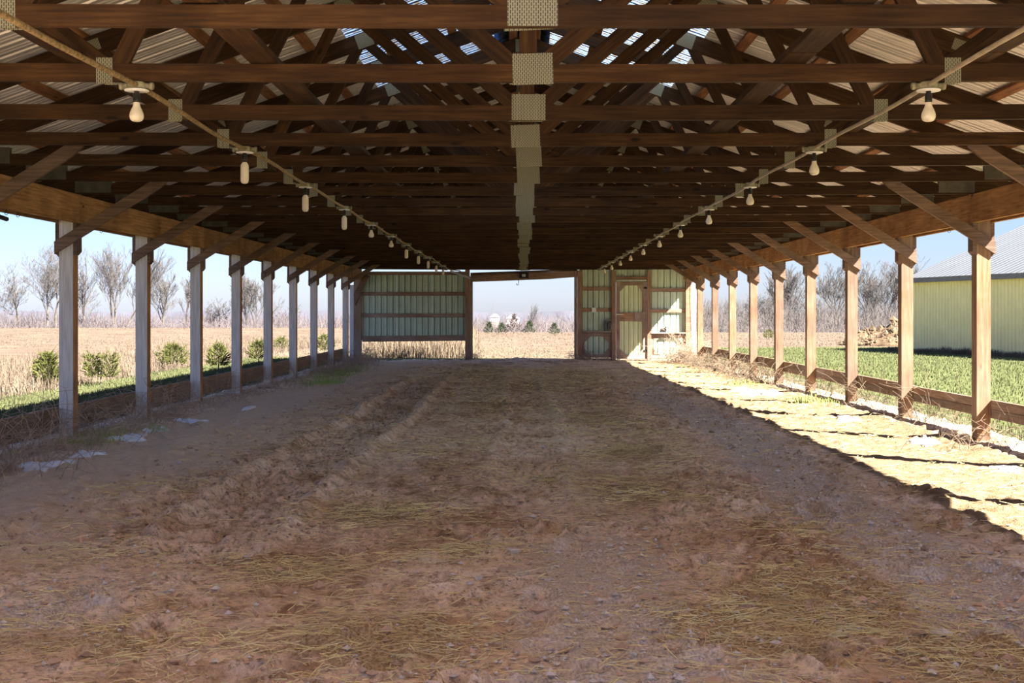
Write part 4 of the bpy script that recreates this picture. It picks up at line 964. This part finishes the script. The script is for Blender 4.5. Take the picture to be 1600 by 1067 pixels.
# dirt clods
m = 24000; X = q.uniform(-3.2, 2.6, m); Y = 4.0+q.rand(m)**1.6*18; kp = q.rand(m) < .25+1.6*np.maximum(0, fbm(X, Y, 1.2, 2, 21)); X, Y = X[kp], Y[kp]; n = len(X)
s_ = q.gamma(2.0, .0045, n)+.004; sc3 = np.stack([s_*q.uniform(.7,1.3,n), s_*q.uniform(.7,1.3,n), s_*.7], 1); Vp = OCT[None]*sc3[:,None,:]*q.uniform(.7,1.25,(n,6,1))
Vp = (Vp+np.stack([X, Y, floor_at(X, Y)+s_*.1], 1)[:,None,:]).reshape(-1,3)
M_CLOD = plain('dirt_clod', (.56,.37,.24), .95, 0, .4, 2, .1)
tag(link('dirt_clods', np_mesh('dirt_clods', Vp, (OF[None]+(np.arange(n)*6)[:,None,None]).reshape(-1,3), M_CLOD)), 'crumbly brown clods over the dirt floor', 'dirt', None, 'stuff')
# larger stones, one by one (pixel they show at, size in px)
def stone_mesh(seed):
    import bmesh
    bm = bmesh.new(); bmesh.ops.create_icosphere(bm, subdivisions=2, radius=1); r = random.Random(seed)
    k = [Vector((r.gauss(0,1), r.gauss(0,1), r.gauss(0,1))).normalized() for _ in range(7)]
    for v in bm.verts:
        for c in k:
            e = v.co.dot(c)-.62
            if e > 0: v.co -= c*e*.9
        v.co.z *= .62
    me = bpy.data.meshes.new('stone'); bm.to_mesh(me); bm.free(); me.materials.append(M_STONE); return me
STM = [stone_mesh(i) for i in range(4)]
STONES = [(800,862,20,'pale flat stone lying right of the middle, largest near the front'),(747,900,14,'grey stone left of the largest flat stone'),(597,872,0,''),(990,674,0,''),
          (733,906,12,None),(990,1023,0,''),(735,1033,12,'blue-grey stone near the bottom edge, left of the middle'),(990,1024,13,'pale rounded stone near the bottom edge, right of the middle'),(855,903,10,None),(856,890,9,None),
          (911,941,9,None),(948,903,9,None),(937,968,10,None),(982,944,9,None),(720,908,9,None),(895,905,9,None),(810,951,9,None),(880,1010,10,None),(1030,1055,11,None),(640,1045,9,None),(767,921,8,None),(972,858,8,None),(905,880,8,None),(1210,1000,9,None),(690,940,8,None),(760,1000,9,None),(700,870,8,None),(845,930,8,None)]
STONES = [q_ for q_ in STONES if q_[2]]; small = sorted(q_[0] for q_ in STONES if not q_[3])
i = 0
for px, py, sz, lab in STONES:
    d = CH*F/(py-CY); x = CAMX+(px-CX)*d/F; s1 = sz*d/F/2; z = float(floor_at(x, d))
    M = Matrix.Translation((x, d, z+s1*.30)) @ Matrix.Rotation(i*1.3, 4, 'Z') @ Matrix.Diagonal((s1*1.15, s1*.9, s1, 1))
    tag(link('stone', STM[i % 4], None, M), lab or f'small grey stone on the front dirt floor, {ORD[small.index(px)]} of the small ones from the left', 'stone', 'loose stones on the dirt floor'); i += 1
# snow remnants
def snow(px0, px1, py0, py1, label, seed):
    da, db = CH*F/(py1-CY), CH*F/(py0-CY); x0, x1 = CAMX+(px0-CX)*(da+db)/2/F, CAMX+(px1-CX)*(da+db)/2/F
    cx_, cy_ = (x0+x1)/2, (da+db)/2; rx, ry = (x1-x0)/2, (db-da)/2; r = random.Random(seed); na = 40; V = []
    ph = [r.random()*6.28 for _ in range(5)]
    for i in range(6):
        u = 1-i/6
        for j in range(na):
            a = 6.283*j/na; k = .72+.16*math.sin(2*a+ph[0])+.16*math.sin(3*a+ph[1])+.13*math.sin(5*a+ph[2])+.10*math.sin(8*a+ph[3])+.07*math.sin(13*a+ph[4])
            X_, Y_ = cx_+rx*u*k*math.cos(a), cy_+ry*u*k*math.sin(a)
            V.append((X_-cx_, Y_-cy_, float(floor_at(X_, Y_))+(.018 if i else -.02)+.012*(1-u)))
    V.append((0,0,float(floor_at(cx_, cy_))+.032))
    Fc = [(i*na+j, i*na+(j+1)%na, (i+1)*na+(j+1)%na, (i+1)*na+j) for i in range(5) for j in range(na)]+[(5*na+j, 5*na+(j+1)%na, 6*na) for j in range(na)]
    tag(link('snow_patch', py_mesh('snow_patch', V, Fc, M_SNOW, True), None, Matrix.Translation((cx_, cy_, 0))), label, 'snow', 'last patches of snow')
snow(34, 100, 722, 746, 'largest snow patch, at the lower left before the first left post', 1)
snow(108, 168, 709, 720, 'thin snow streak in front of the foot of the first left post', 2)
snow(178, 232, 682, 697, 'ragged snow patch right of the first left post', 3)
snow(222, 264, 669, 682, 'snow patch just before the foot of the second left post', 4)
snow(266, 340, 656, 663, 'long thin snow strip right of the second left post', 5)
snow(376, 398, 636, 642, 'tiny snow patch left of the middle left posts', 6)
snow(1418, 1468, 687, 699, 'snow patch in the sun between the first and second right posts', 7)
snow(1548, 1600, 733, 744, 'snow patch at the right picture edge below the first right post', 8)
snow(1140, 1222, 606, 622, 'long snow patch in the sunlit strip at the far right posts', 9)
snow(1302, 1345, 656, 661, 'thin snow strip left of the second right post', 10)
